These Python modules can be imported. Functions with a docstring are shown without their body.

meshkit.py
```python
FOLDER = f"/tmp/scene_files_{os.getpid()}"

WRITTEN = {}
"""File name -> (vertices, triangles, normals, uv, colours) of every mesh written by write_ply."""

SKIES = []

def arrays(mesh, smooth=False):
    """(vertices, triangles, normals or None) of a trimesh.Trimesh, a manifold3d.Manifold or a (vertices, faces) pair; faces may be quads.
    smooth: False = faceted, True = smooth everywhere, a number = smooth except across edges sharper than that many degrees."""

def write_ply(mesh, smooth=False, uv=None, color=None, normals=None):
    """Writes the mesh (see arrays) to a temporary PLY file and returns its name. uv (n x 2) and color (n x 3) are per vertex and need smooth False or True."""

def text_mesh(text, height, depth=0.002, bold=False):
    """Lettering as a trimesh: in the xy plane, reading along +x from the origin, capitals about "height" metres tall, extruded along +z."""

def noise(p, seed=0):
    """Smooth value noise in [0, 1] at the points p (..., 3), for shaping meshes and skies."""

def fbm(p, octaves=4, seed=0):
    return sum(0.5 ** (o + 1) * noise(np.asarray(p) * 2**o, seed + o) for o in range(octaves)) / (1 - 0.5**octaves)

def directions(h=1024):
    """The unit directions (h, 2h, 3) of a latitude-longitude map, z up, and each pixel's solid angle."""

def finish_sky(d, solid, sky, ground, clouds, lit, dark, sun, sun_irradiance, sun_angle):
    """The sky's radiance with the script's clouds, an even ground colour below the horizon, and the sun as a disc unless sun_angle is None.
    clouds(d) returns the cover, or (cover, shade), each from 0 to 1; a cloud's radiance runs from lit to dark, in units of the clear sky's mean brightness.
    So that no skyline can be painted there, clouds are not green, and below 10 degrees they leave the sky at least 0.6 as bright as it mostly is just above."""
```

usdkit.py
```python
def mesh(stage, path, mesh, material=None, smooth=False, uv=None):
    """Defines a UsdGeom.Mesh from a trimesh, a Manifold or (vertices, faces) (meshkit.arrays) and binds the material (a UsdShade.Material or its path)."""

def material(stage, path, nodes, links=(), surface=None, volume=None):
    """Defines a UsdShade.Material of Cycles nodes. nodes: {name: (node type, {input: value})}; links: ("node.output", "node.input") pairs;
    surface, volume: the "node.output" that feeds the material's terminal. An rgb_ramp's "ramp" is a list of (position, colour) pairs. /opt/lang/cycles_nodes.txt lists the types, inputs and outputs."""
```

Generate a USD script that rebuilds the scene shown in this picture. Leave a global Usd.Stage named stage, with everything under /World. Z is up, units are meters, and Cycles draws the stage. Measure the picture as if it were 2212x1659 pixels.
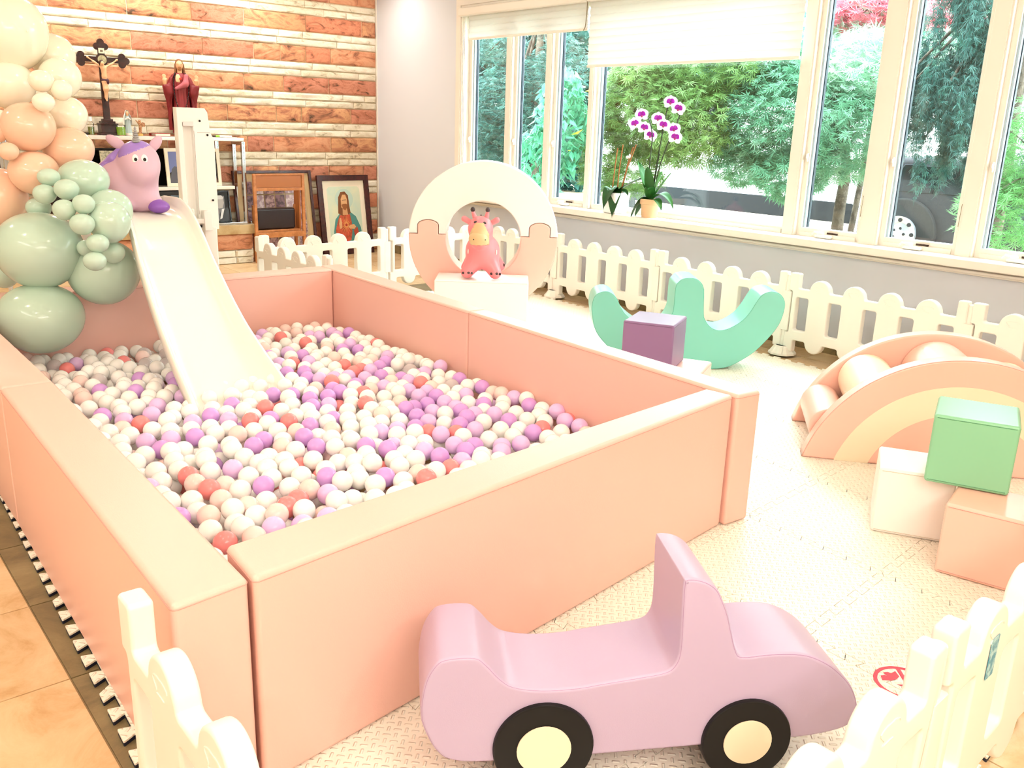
import math
import numpy as np, trimesh, manifold3d as mf, usdkit, meshkit
from shapely.geometry import Polygon, Point, LineString, box as sbox
from shapely.ops import unary_union
from shapely import affinity
from pxr import Usd, UsdGeom, UsdLux, UsdShade, Gf, Sdf, Vt

stage = Usd.Stage.CreateInMemory()
UsdGeom.SetStageUpAxis(stage, 'Z'); UsdGeom.SetStageMetersPerUnit(stage, 1.0)
UsdGeom.Xform.Define(stage, '/World'); UsdGeom.Scope.Define(stage, '/World/Looks')

# ------------------------------------------------------------------ camera, sky, exposure
EXPOSURE = 0.52
FPX, PITCH, ROLL, YAW, EYE = 1922.232, 0.282297, 0.0325569, -0.870751, (0.0, 0.0, 1.5)
def camera():
    cy, sy = math.cos(YAW), math.sin(YAW)
    f0, r0, u0 = np.array([sy, cy, 0]), np.array([cy, -sy, 0]), np.array([0, 0, 1.0])
    fw = math.cos(PITCH) * f0 - math.sin(PITCH) * u0; up = math.cos(PITCH) * u0 + math.sin(PITCH) * f0
    r = math.cos(ROLL) * r0 + math.sin(ROLL) * up; u = -math.sin(ROLL) * r0 + math.cos(ROLL) * up
    c = UsdGeom.Camera.Define(stage, '/World/camera')
    m = Gf.Matrix4d(*[float(x) for x in (*r, 0, *u, 0, *(-fw), 0, *EYE, 1)])
    UsdGeom.Xformable(c).AddTransformOp().Set(m)
    c.CreateHorizontalApertureAttr(36.0); c.CreateVerticalApertureAttr(27.0)
    c.CreateFocalLengthAttr(36.0 * FPX / 2212); c.CreateClippingRangeAttr(Gf.Vec2f(0.05, 500))
    c.CreateExposureAttr(EXPOSURE)
camera()
sky = UsdLux.DomeLight.Define(stage, '/World/sky')
sky.CreateIntensityAttr(3.8); sky.CreateColorAttr(Gf.Vec3f(0.90, 0.97, 1.0))
LAMP_POWER, LAMP_COLOR = 125.0, (1.0, 0.925, 0.85)
LAMPS = [(-8.75, 5.25), (-8.9, 4.1), (-8.9, 3.0), (-8.9, 1.9), (-6.6, 4.4), (-6.6, 2.0), (-6.6, -0.3), (-4.2, 4.4), (-4.2, 2.0),
         (-4.2, -0.3), (-1.8, 4.4), (-1.8, 2.0), (-1.8, -0.3), (0.6, 3.2), (0.6, 0.8), (0.6, -1.4)]
CEIL = 2.95
BULB_POWER, BULBS = 270.0, [(x, y, 2.25) for x, y0 in ((1.0, -0.9), (-2.6, -1.3)) for y in ([y0 + 0.5 * k for k in range(6)] if x > 0 else [y0])] + [(-2.6 + 0.4 * k, -1.3, 2.25) for k in (-3, -2, -1, 1, 2)]

# ------------------------------------------------------------------ helpers: stage
_used = {}
def numbered(parent, name):
    n = _used.get((parent, name), 0); _used[(parent, name)] = n + 1
    return parent + '/' + (name if n == 0 else '%s_%03d' % (name, n))
def tag(p, label=None, cat=None, group=None, kind=None):
    p = p.GetPrim() if hasattr(p, 'GetPrim') else p
    for k, v in (('label', label), ('category', cat), ('group', group), ('kind', kind)):
        if v: p.SetCustomDataByKey(k, v)
    return p
def thing(name, label, cat, loc=(0, 0, 0), rotz=0.0, group=None, kind=None):
    x = UsdGeom.Xform.Define(stage, numbered('/World', name))
    x.AddTranslateOp().Set(Gf.Vec3d(*map(float, loc))); x.AddRotateZOp().Set(float(rotz))
    return tag(x, label, cat, group, kind)
def obj(name, mesh, mat, parent=None, smooth=35, label=None, kind=None):
    path = numbered('/World' if parent is None else str(parent.GetPath()), name)
    m = usdkit.mesh(stage, path, mesh, mat, smooth=smooth).GetPrim()
    tag(m, label, None, None, kind)
    return m
def dup(root, loc, rotz=0.0, label=None, group=None):
    was = root.GetCustomData(); base = root.GetName()
    if base[-4] == '_' and base[-3:].isdigit(): base = base[:-4]
    r = thing(base, label or was.get('label'), was.get('category'), loc, rotz, group or was.get('group'))
    r.GetReferences().AddInternalReference(root.GetPath()); r.SetInstanceable(True)
    return r

# ------------------------------------------------------------------ helpers: materials
def lin(h):
    if not isinstance(h, str): return tuple(h)
    c = [int(h[i:i + 2], 16) / 255 for i in (1, 3, 5)]
    return tuple(x / 12.92 if x <= 0.04045 else ((x + 0.055) / 1.055) ** 2.4 for x in c)
_mats = {}
def M(name, color='#ffffff', rough=0.5, spec=0.5, metal=0.0, noise=None, bump=None, sss=0.0, coat=0.0, emit=0.0, trans=0.0, ior=1.5, bevel=0.0, alpha=1.0):
    """noise: (scale, second colour, low, high); bump: (scale, distance)"""
    if name in _mats: return _mats[name]
    n = {'p': ('principled_bsdf', {'base_color': lin(color), 'roughness': rough, 'specular_ior_level': spec, 'metallic': metal, 'coat_weight': coat,
                                   'transmission_weight': trans, 'ior': ior, 'subsurface_weight': sss, 'subsurface_scale': 0.01, 'alpha': alpha,
                                   'emission_color': lin(color), 'emission_strength': emit})}
    l = []
    if noise or bump: n['g'] = ('geometry', {})
    if noise:
        n['nz'] = ('noise_texture', {'scale': noise[0], 'detail': 5.0, 'roughness': 0.6})
        n['rp'] = ('rgb_ramp', {'ramp': [(noise[2], lin(color)), (noise[3], lin(noise[1]))]})
        l += [('g.position', 'nz.vector'), ('nz.fac', 'rp.fac'), ('rp.color', 'p.base_color')]
    if bump:
        n['bz'] = ('noise_texture', {'scale': bump[0], 'detail': 4.0}); n['bp'] = ('bump', {'distance': bump[1], 'strength': 1.0})
        l += [('g.position', 'bz.vector'), ('bz.fac', 'bp.height'), ('bp.normal', 'p.normal')]
    elif bevel:
        n['bv'] = ('bevel', {'radius': bevel, 'samples': 4}); l += [('bv.bevel', 'p.normal')]
    _mats[name] = usdkit.material(stage, '/World/Looks/' + name, n, l, surface='p.BSDF')
    return _mats[name]

# ------------------------------------------------------------------ helpers: meshes (vertices, faces)
def join(ms):
    vs, fs, k = [], [], 0
    for m in ms:
        v, f = arr(m); vs.append(v); fs.append(f + k); k += len(v)
    return np.vstack(vs), np.vstack(fs)
def arr(m):
    if isinstance(m, tuple):
        v, f = np.asarray(m[0], float), np.asarray(m[1], int)
        return (v, np.vstack([f[:, [0, 1, 2]], f[:, [0, 2, 3]]])) if f.shape[1] == 4 else (v, f)
    if hasattr(m, 'to_mesh'):
        q = m.to_mesh(); return np.array(q.vert_properties[:, :3], float), np.array(q.tri_verts, int)
    return np.array(m.vertices, float), np.array(m.faces, int)
def rotm(axis, deg):
    return trimesh.transformations.rotation_matrix(math.radians(deg), axis)[:3, :3]
def tf(m, loc=(0, 0, 0), rx=0, ry=0, rz=0, s=1.0):
    v, f = arr(m); v = v * np.asarray(s, float)
    R = rotm([0, 0, 1], rz) @ rotm([0, 1, 0], ry) @ rotm([1, 0, 0], rx)
    return v @ R.T + np.asarray(loc, float), f
def box(x0, x1, y0, y1, z0, z1):
    v = np.array([[x, y, z] for z in (z0, z1) for y in (y0, y1) for x in (x0, x1)], float)
    return v, np.array([[0, 2, 3], [0, 3, 1], [4, 5, 7], [4, 7, 6], [0, 1, 5], [0, 5, 4], [2, 6, 7], [2, 7, 3], [0, 4, 6], [0, 6, 2], [1, 3, 7], [1, 7, 5]])
def hullpts(p):
    return arr(mf.Manifold.hull_points(np.asarray(p, float)))
def ballpts(c, r, n=10):
    a = np.linspace(0, 2 * math.pi, n, endpoint=False); out = [[0, 0, 1], [0, 0, -1]]
    for t in np.linspace(-math.pi / 2, math.pi / 2, n // 2 + 2)[1:-1]:
        out += [[math.cos(t) * math.cos(x), math.cos(t) * math.sin(x), math.sin(t)] for x in a]
    return np.asarray(c) + r * np.array(out)
def rquad(quad, z0, z1, r=0.015, n=16):
    """rounded box over a convex plan quad"""
    q = Polygon(quad).buffer(-r, join_style=2); pts = np.array(q.exterior.coords)[:-1]
    return hullpts(np.vstack([ballpts((x, y, z), r, n) for x, y in pts for z in (z0 + r, z1 - r)]))
def rbox(x0, x1, y0, y1, z0, z1, r=0.01, n=12):
    return rquad([(x0, y0), (x1, y0), (x1, y1), (x0, y1)], z0, z1, r, n)
def _rings(poly, seg):
    out = []
    for g in getattr(poly, 'geoms', [poly]):
        g = Polygon(g.exterior, g.interiors); rs = []
        for k, ring in enumerate([g.exterior, *g.interiors]):
            c = np.array(ring.coords)[:-1]
            if seg:
                c = np.array(ring.segmentize(seg).coords)[:-1]
            area = 0.5 * np.sum(c[:, 0] * np.roll(c[:, 1], -1) - np.roll(c[:, 0], -1) * c[:, 1])
            if (area > 0) != (k == 0): c = c[::-1]
            rs.append(c)
        out.append(rs)
    return out
def prism(poly, depth, r=0.0, steps=3, seg=None):
    """extrude along +z from 0 to depth with rounded rims of radius r"""
    V, F, k0 = [], [], 0
    for rings in _rings(poly, seg):
        prof = [(0.0, 0.0), (0.0, depth)] if r <= 0 else \
            [(r * (1 - math.sin(a)), r * (1 - math.cos(a))) for a in np.linspace(0, math.pi / 2, steps + 1)] + \
            [(r * (1 - math.sin(a)), depth - r * (1 - math.cos(a))) for a in np.linspace(math.pi / 2, 0, steps + 1)]
        nrm = []
        for c in rings:
            e = np.roll(c, -1, 0) - c; e /= np.maximum(np.linalg.norm(e, axis=1, keepdims=True), 1e-12)
            n1 = np.stack([-e[:, 1], e[:, 0]], 1); n0 = np.roll(n1, 1, 0); m = n0 + n1
            m /= np.maximum((m * n1).sum(1, keepdims=True), 0.5); nrm.append(m)
        tris = np.array(mf.triangulate(rings), int)
        lens = [len(c) for c in rings]; tot = sum(lens)
        for ins, z in prof:
            V.append(np.hstack([np.vstack([c + n * ins for c, n in zip(rings, nrm)]), np.full((tot, 1), z)]))
        for p in range(len(prof) - 1):
            o = 0
            for L in lens:
                i = np.arange(L); j = (i + 1) % L; a, b = k0 + p * tot + o, k0 + (p + 1) * tot + o
                F += [np.stack([a + i, a + j, b + j], 1), np.stack([a + i, b + j, b + i], 1)]; o += L
        F += [tris[:, ::-1] + k0, tris + k0 + (len(prof) - 1) * tot]; k0 += tot * len(prof)
    return np.vstack(V), np.vstack(F)
def upright(m, y=0.0):
    """prism in (x, z) of depth along y: front face at y, body behind it (+y)"""
    v, f = arr(m); d = v[:, 2].max()
    return np.stack([v[:, 0], y + d - v[:, 2], v[:, 1]], 1), f
def tube(pts, r, n=8, closed=False):
    p = np.asarray(pts, float); N = len(p); r = np.broadcast_to(np.asarray(r, float), (N,))
    t = (np.roll(p, -1, 0) - np.roll(p, 1, 0)) if closed else np.gradient(p, axis=0)
    t /= np.maximum(np.linalg.norm(t, axis=1, keepdims=True), 1e-12)
    u = np.cross(t[0], [0.3, 0.2, 0.93]); u /= np.linalg.norm(u); V = []
    a = np.linspace(0, 2 * math.pi, n, endpoint=False)
    for i in range(N):
        u = u - t[i] * (u @ t[i]); u /= max(np.linalg.norm(u), 1e-9); w = np.cross(t[i], u)
        V.append(p[i] + r[i] * (np.cos(a)[:, None] * u + np.sin(a)[:, None] * w))
    V = np.vstack(V); F = []
    for i in range(N if closed else N - 1):
        j = (i + 1) % N; k = np.arange(n); k2 = (k + 1) % n
        F += [np.stack([i * n + k, i * n + k2, j * n + k2], 1), np.stack([i * n + k, j * n + k2, j * n + k], 1)]
    if not closed:
        V = np.vstack([V, p[0], p[-1]]); k = np.arange(n); k2 = (k + 1) % n
        F += [np.stack([np.full(n, N * n), k2, k], 1), np.stack([np.full(n, N * n + 1), (N - 1) * n + k, (N - 1) * n + k2], 1)]
    return V, np.vstack(F)
def lathe(prof, n=28):
    prof = np.asarray(prof, float); a = np.linspace(0, 2 * math.pi, n, endpoint=False); V, F = [], []
    for r, z in prof: V.append(np.stack([r * np.cos(a), r * np.sin(a), np.full(n, z)], 1))
    k = np.arange(n); k2 = (k + 1) % n
    for i in range(len(prof) - 1):
        F += [np.stack([i * n + k, i * n + k2, (i + 1) * n + k2], 1), np.stack([i * n + k, (i + 1) * n + k2, (i + 1) * n + k], 1)]
    return np.vstack(V), np.vstack(F)
def cyl(r, z0, z1, n=28, ch=0.0):
    p = [(0, z0), (r, z0), (r, z1), (0, z1)] if ch <= 0 else [(0, z0), (r - ch, z0), (r - ch * .3, z0 + ch * .3), (r, z0 + ch), (r, z1 - ch), (r - ch * .3, z1 - ch * .3), (r - ch, z1), (0, z1)]
    return lathe([(max(a, 1e-5), b) for a, b in p], n)
def ell(c, r, n=20, rx=0, ry=0, rz=0):
    a = np.linspace(-math.pi / 2, math.pi / 2, n // 2 + 1)
    m = lathe([(max(math.cos(t), 1e-4), math.sin(t)) for t in a], n)
    return tf(m, c, rx, ry, rz, np.broadcast_to(np.asarray(r, float), (3,)))
def grid(fn, nu, nv, closed_u=False):
    """fn(u, v) -> point, u and v in [0, 1]"""
    us = np.linspace(0, 1, nu, endpoint=not closed_u); vs = np.linspace(0, 1, nv)
    V = np.array([fn(u, v) for v in vs for u in us], float); F = []
    for j in range(nv - 1):
        for i in range(nu if closed_u else nu - 1):
            a, b = j * nu + i, j * nu + (i + 1) % nu; F.append((a, b, b + nu, a + nu))
    return arr((V, np.array(F)))
def nets(fn, lo, hi, h):
    lo, hi = np.asarray(lo, float), np.asarray(hi, float); n = np.ceil((hi - lo) / h).astype(int) + 1
    ax = [lo[k] + h * np.arange(n[k]) for k in range(3)]
    P = np.stack(np.meshgrid(*ax, indexing='ij'), -1); V = fn(P.reshape(-1, 3)).reshape(n); S = V < 0
    acc = np.zeros((*(n - 1), 3)); cnt = np.zeros(n - 1)
    import itertools
    for axis in range(3):
        o = [k for k in range(3) if k != axis]
        for d in itertools.product((0, 1), repeat=2):
            sa = [slice(0, n[k] - 1) for k in range(3)]
            for k, dd in zip(o, d): sa[k] = slice(dd, n[k] - 1 + dd)
            sb = list(sa); sb[axis] = slice(1, n[axis])
            A, B = V[tuple(sa)], V[tuple(sb)]; x = S[tuple(sa)] != S[tuple(sb)]
            t = np.where(x, A / np.where(x, A - B, 1), 0); pa = P[tuple(sa)].copy(); pa[..., axis] += t * h
            acc += np.where(x[..., None], pa, 0); cnt += x
    on = cnt > 0; idx = -np.ones(n - 1, int); idx[on] = np.arange(on.sum()); verts = acc[on] / cnt[on][:, None]; F = []
    for axis in range(3):
        o = [k for k in range(3) if k != axis]
        if axis == 1: o = o[::-1]
        sl = [slice(1, n[k] - 1) for k in range(3)]; sl[axis] = slice(0, n[axis] - 1); s2 = list(sl); s2[axis] = slice(1, n[axis])
        X = S[tuple(sl)] != S[tuple(s2)]; I = np.argwhere(X); sign = S[tuple(sl)][X]
        I = I + np.array([0 if k == axis else 1 for k in range(3)])
        q = []
        for d in ((-1, -1), (0, -1), (0, 0), (-1, 0)):
            J = I.copy(); J[:, o[0]] += d[0]; J[:, o[1]] += d[1]; q.append(idx[J[:, 0], J[:, 1], J[:, 2]])
        q = np.stack(q, 1); q[~sign] = q[~sign][:, ::-1]; F.append(q)
    F = np.vstack(F); F = F[(F >= 0).all(1)]
    return arr((verts, F))
def blob(prims, k=0.02, h=0.01, pad=0.03, field=False):
    """one smooth body: ('s', c, r) ('e', c, (rx, ry, rz)) ('c', a, b, ra, rb)"""
    lo, hi = np.full(3, 9e9), np.full(3, -9e9)
    for p in prims:
        cs = [(p[1], np.max(p[2]))] if p[0] in 'se' else [(p[1], p[3]), (p[2], p[4])]
        for c, r in cs: lo = np.minimum(lo, np.array(c) - r - pad); hi = np.maximum(hi, np.array(c) + r + pad)
    def f(X):
        tot = np.zeros(len(X))
        for p in prims:
            if p[0] == 's': d = np.linalg.norm(X - p[1], axis=1) - p[2]
            elif p[0] == 'e':
                r = np.array(p[2]); q = (X - p[1]) / r; l = np.linalg.norm(q, axis=1); l2 = np.linalg.norm(q / r, axis=1); d = l * (l - 1) / np.maximum(l2, 1e-9)
            else:
                a, b = np.array(p[1], float), np.array(p[2], float); ab = b - a
                t = np.clip((X - a) @ ab / max(ab @ ab, 1e-12), 0, 1); d = np.linalg.norm(X - a - t[:, None] * ab, axis=1) - (p[3] + t * (p[4] - p[3]))
            tot += np.exp(-np.clip(d / k, -40, 40))
        return -k * np.log(np.maximum(tot, 1e-30))
    return (nets(f, lo, hi, h), f) if field else nets(f, lo, hi, h)
def smoothline(pts, n=8, closed=False):
    """Catmull-Rom"""
    p = [np.asarray(q, float) for q in pts]; N = len(p); out = []
    for i in range(N if closed else N - 1):
        g = (lambda k: p[k % N]) if closed else (lambda k: p[min(max(k, 0), N - 1)])
        a, b, c, d = g(i - 1), g(i), g(i + 1), g(i + 2)
        for t in np.linspace(0, 1, n, endpoint=False):
            out.append(0.5 * (2 * b + (c - a) * t + (2 * a - 5 * b + 4 * c - d) * t * t + (3 * b - a - 3 * c + d) * t ** 3))
    if not closed: out.append(p[-1])
    return np.array(out)

def onskin(f, p, d, out=0.0):
    """where a ray from p along d meets the body f, moved out by out"""
    p, d = np.asarray(p, float), np.asarray(d, float); d = d / np.linalg.norm(d)
    t = np.linspace(0, 0.6, 3000); v = f(p + t[:, None] * d); i = np.argmax(v < 0); return p + (t[i] - out) * d
def patch(m, keep, out=0.0015):
    """the faces of m that keep(centres) picks, lifted off the skin"""
    v, f = arr(m); n = trimesh.Trimesh(v, f, process=False).vertex_normals; c = v[f].mean(1); g = f[keep(c)]
    u, inv = np.unique(g, return_inverse=True); a, b = v[u] + n[u] * out, v[u] - n[u] * 0.003; g = inv.reshape(-1, 3); k = len(u)
    e = np.vstack([g[:, [0, 1]], g[:, [1, 2]], g[:, [2, 0]]]); es = {tuple(x) for x in e}; bd = np.array([x for x in e if (x[1], x[0]) not in es])
    return np.vstack([a, b]), np.vstack([g, g[:, ::-1] + k, np.stack([bd[:, 1], bd[:, 0], bd[:, 0] + k], 1), np.stack([bd[:, 1], bd[:, 0] + k, bd[:, 1] + k], 1)])

# ------------------------------------------------------------------ materials
PINK = M('pink_vinyl', '#f5c1b1', 0.34, 0.5, bump=(260.0, 0.0003))
PINKSEAM = M('pink_piping', '#dd9f92', 0.5)
WHITEV = M('white_vinyl', '#f6f1ea', 0.30, 0.5)
CREAMV = M('cream_vinyl', '#f7e3c4', 0.30, 0.5)
PEACHV = M('peach_vinyl', '#f6c2b0', 0.30, 0.5)
LAV = M('lavender_vinyl', '#bfaac4', 0.34, 0.5, bump=(300.0, 0.0002))
LAVSEAM = M('lavender_piping', '#a988ab', 0.5)
MINT = M('mint_vinyl', '#80d0be', 0.30, 0.5)
MINTSEAM = M('mint_piping', '#55a98c', 0.5)
GREENV = M('green_vinyl', '#8ac79d', 0.30, 0.5)
PURPV = M('purple_vinyl', '#8f6f98', 0.30, 0.5)
BLACKV = M('black_vinyl', '#0b0908', 0.5, 0.35)
WPLAST = M('white_plastic', '#f4f0e6', 0.38, 0.5)
SLIDEM = M('slide_plastic', '#f7f2e4', 0.22, 0.5)
TRIMW = M('white_trim_paint', '#ece4d8', 0.35, 0.5)
WALLG = M('grey_wall_paint', '#d9dce3', 0.6, 0.3, bump=(90.0, 0.0003))
WALLC = M('cream_wall_paint', '#efe6d6', 0.8, 0.2)
CEILM = M('ceiling_paint', '#f6f2ea', 0.9, 0.1)
MORTAR = M('mortar', '#dfcdaa', 0.9, 0.1, bump=(120.0, 0.002))
def stone_mat(name, a, b, c, scale, spots=None):
    n = {'g': ('geometry', {}), 'm': ('mapping', {'scale': (1.0, 1.0, 2.2)}),
         'n1': ('noise_texture', {'scale': scale, 'detail': 7.0, 'roughness': 0.65, 'distortion': 1.2}),
         'r1': ('rgb_ramp', {'ramp': [(0.33, lin(c)), (0.43, lin(b)), (0.55, lin(a)), (0.70, lin(b)), (0.78, lin(c))]}),
         'n2': ('noise_texture', {'scale': 28.0, 'detail': 6.0}), 'bp': ('bump', {'distance': 0.006, 'strength': 0.9}),
         'p': ('principled_bsdf', {'roughness': 0.75, 'specular_ior_level': 0.3})}
    return usdkit.material(stage, '/World/Looks/' + name, n, [('g.position', 'm.vector'), ('m.vector', 'n1.vector'), ('n1.fac', 'r1.fac'), ('r1.color', 'p.base_color'),
                           ('g.position', 'n2.vector'), ('n2.fac', 'bp.height'), ('bp.normal', 'p.normal')], surface='p.BSDF')
RED = [stone_mat('red_stone_a', '#d8906f', '#c47a5c', '#6b4432', 5.0), stone_mat('red_stone_b', '#d9a07c', '#c98662', '#8a5a42', 4.0),
       stone_mat('red_stone_c', '#cb8a70', '#b57258', '#54402f', 6.0), stone_mat('red_stone_d', '#d8a377', '#b5785a', '#574334', 3.5)]
PALE = [stone_mat('pale_stone_a', '#eae2cf', '#e0d5bd', '#b5a88c', 6.0), stone_mat('pale_stone_b', '#efe8d8', '#e6dcc6', '#c3b69a', 5.0),
        stone_mat('pale_stone_c', '#e3dac4', '#d9ccb0', '#a5987d', 7.0)]
MIRROR = M('mirror_metal', '#c4c6ca', 0.08, 0.5, 1.0)
CHROME = M('chrome', '#dddddd', 0.15, 0.5, 1.0)
DARKWOOD = M('dark_wood', '#3a1712', 0.35, 0.5, noise=(30.0, '#22100d', 0.4, 0.6))
ORWOOD = M('orange_wood', '#c88148', 0.4, 0.5, noise=(18.0, '#b06c37', 0.4, 0.6))
SKIN = M('painted_skin', '#e0ad84', 0.5, 0.4)
GLASS = None
def pane_mat():
    n = {'t': ('transparent_bsdf', {'color': (0.95, 0.985, 0.98)}), 'gl': ('glossy_bsdf', {'roughness': 0.0, 'color': (1, 1, 1)}), 'f': ('layer_weight', {'blend': 0.5}), 'm': ('mix_closure', {}),
         'pw': ('math', {'math_type': 'power', 'value2': 5.0}), 'ma': ('math', {'math_type': 'multiply_add', 'value2': 0.5, 'value3': 0.02})}
    return usdkit.material(stage, '/World/Looks/window_glass', n, [('f.facing', 'pw.value1'), ('pw.value', 'ma.value1'), ('ma.value', 'm.fac'), ('t.BSDF', 'm.closure1'), ('gl.BSDF', 'm.closure2')], surface='m.closure')
GLASS = pane_mat()
def cloth_mat(name, color, tr=0.5):
    n = {'d': ('diffuse_bsdf', {'color': lin(color)}), 't': ('translucent_bsdf', {'color': lin(color)}), 'm': ('mix_closure', {'fac': tr})}
    return usdkit.material(stage, '/World/Looks/' + name, n, [('d.BSDF', 'm.closure1'), ('t.BSDF', 'm.closure2')], surface='m.closure')
def leaf_mat(name, a, b, tr=0.35, scale=3.0, c=None):
    n = {'g': ('geometry', {}), 'n1': ('noise_texture', {'scale': scale, 'detail': 3.0}), 'r': ('rgb_ramp', {'ramp': [(0.35, lin(a)), (0.65, lin(b))]}),
         'mr': ('math', {'math_type': 'multiply_add', 'value2': 0.35, 'value3': 0.0}), 'ad': ('math', {'math_type': 'add'}),
         'd': ('principled_bsdf', {'roughness': 0.45, 'specular_ior_level': 0.4}), 't': ('translucent_bsdf', {}), 'm': ('mix_closure', {'fac': tr})}
    l = [('g.position', 'n1.vector'), ('g.random_per_island', 'mr.value1'), ('n1.fac', 'ad.value1'), ('mr.value', 'ad.value2'), ('ad.value', 'r.fac'),
         ('r.color', 'd.base_color'), ('r.color', 't.color'), ('d.BSDF', 'm.closure1'), ('t.BSDF', 'm.closure2')]
    n['mr'][1]['value3'] = -0.175
    return usdkit.material(stage, '/World/Looks/' + name, n, l, surface='m.closure')
def tile_mat(name, a, b, c, rough=0.3):
    n = {'g': ('geometry', {}), 'n1': ('noise_texture', {'scale': 4.0, 'detail': 8.0, 'roughness': 0.7, 'distortion': 0.6}),
         'r1': ('rgb_ramp', {'ramp': [(0.33, lin(c)), (0.5, lin(a)), (0.68, lin(b))]}), 'bp': ('bump', {'distance': 0.001, 'strength': 0.6}),
         'p': ('principled_bsdf', {'roughness': rough, 'specular_ior_level': 0.5})}
    return usdkit.material(stage, '/World/Looks/' + name, n, [('g.position', 'n1.vector'), ('n1.fac', 'r1.fac'), ('r1.color', 'p.base_color'), ('n1.fac', 'bp.height'), ('bp.normal', 'p.normal')], surface='p.BSDF')
BEIGE = [tile_mat('beige_tile_a', '#d9b98c', '#e2c79d', '#c79f6e'), tile_mat('beige_tile_b', '#d4b285', '#dfc298', '#bf9663')]
SLATE = [tile_mat('slate_tile_a', '#83734f', '#988760', '#63553a', 0.4), tile_mat('slate_tile_b', '#7b6b48', '#8f7e58', '#5a4d34', 0.4)]
GROUT = M('grout', '#a98c63', 0.9)

# ------------------------------------------------------------------ room shell
YW, XB = 5.74, -9.45
XR, YF = 2.4, -2.4
def struct(name, label=None, loc=(0, 0, 0)):
    return thing(name, label, None, loc, kind='structure')
fl = struct('floor', 'floor of beige stone tiles with a dark slate border strip')
obj('screed', box(XB - 0.2, XR, YF, YW + 0.2, -0.12, -0.006), GROUT, fl, smooth=False)
rng = np.random.default_rng(3)
T = 0.475
def tile(x0, x1, y0, y1, m, nm):
    g = 0.0022
    obj(nm, rbox(x0 + g, x1 - g, y0 + g, y1 - g, -0.012, 0.0, 0.0012, 6), m, fl, smooth=30)
for i in range(-3, 21):
    x1 = -0.0 - 0.0 - i * T - 0.011; x0 = x1 - T
    if x0 < XB: x0 = XB
    if x1 <= XB + 0.05: continue
    tile(x0, x1, 0.455, 0.745, SLATE[i % 2], 'slate_tile')
    for r in range(3):
        if r > 0 and x1 > -1.0: continue
        tile(x0, x1, 0.455 - (r + 1) * T, 0.455 - r * T, BEIGE[(i + r) % 2], 'beige_tile')
    far = x1 < -6.4
    for r in range(11):
        y0 = 0.745 + r * T; y1 = min(y0 + T, YW)
        if y1 - y0 < 0.05: continue
        near_wall = y0 > 4.9
        right = x1 > -1.3 and x0 < 0.6
        if far or near_wall or right:
            slate = (-7.2 < 0.5 * (x0 + x1) < -6.75) or (i == -9)
            tile(x0, x1, y0, y1, (SLATE if slate else BEIGE)[(i + r) % 2], 'slate_tile' if slate else 'beige_tile')
obj('ceiling', box(XB - 0.2, XR, YF, YW + 0.2, CEIL, CEIL + 0.1), CEILM, None, False, kind='structure')
tag(stage.GetPrimAtPath('/World/ceiling'), 'plain white ceiling with round downlights')
obj('wall_left', box(XB - 0.2, XR, YF - 0.1, YF, 0, CEIL), WALLC, None, False, kind='structure')
tag(stage.GetPrimAtPath('/World/wall_left'), 'plain cream wall behind the viewer')
obj('wall_right', box(XR, XR + 0.1, YF, YW, 0, CEIL), WALLC, None, False, kind='structure')
tag(stage.GetPrimAtPath('/World/wall_right'), 'plain cream wall at the right end of the room')
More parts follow.
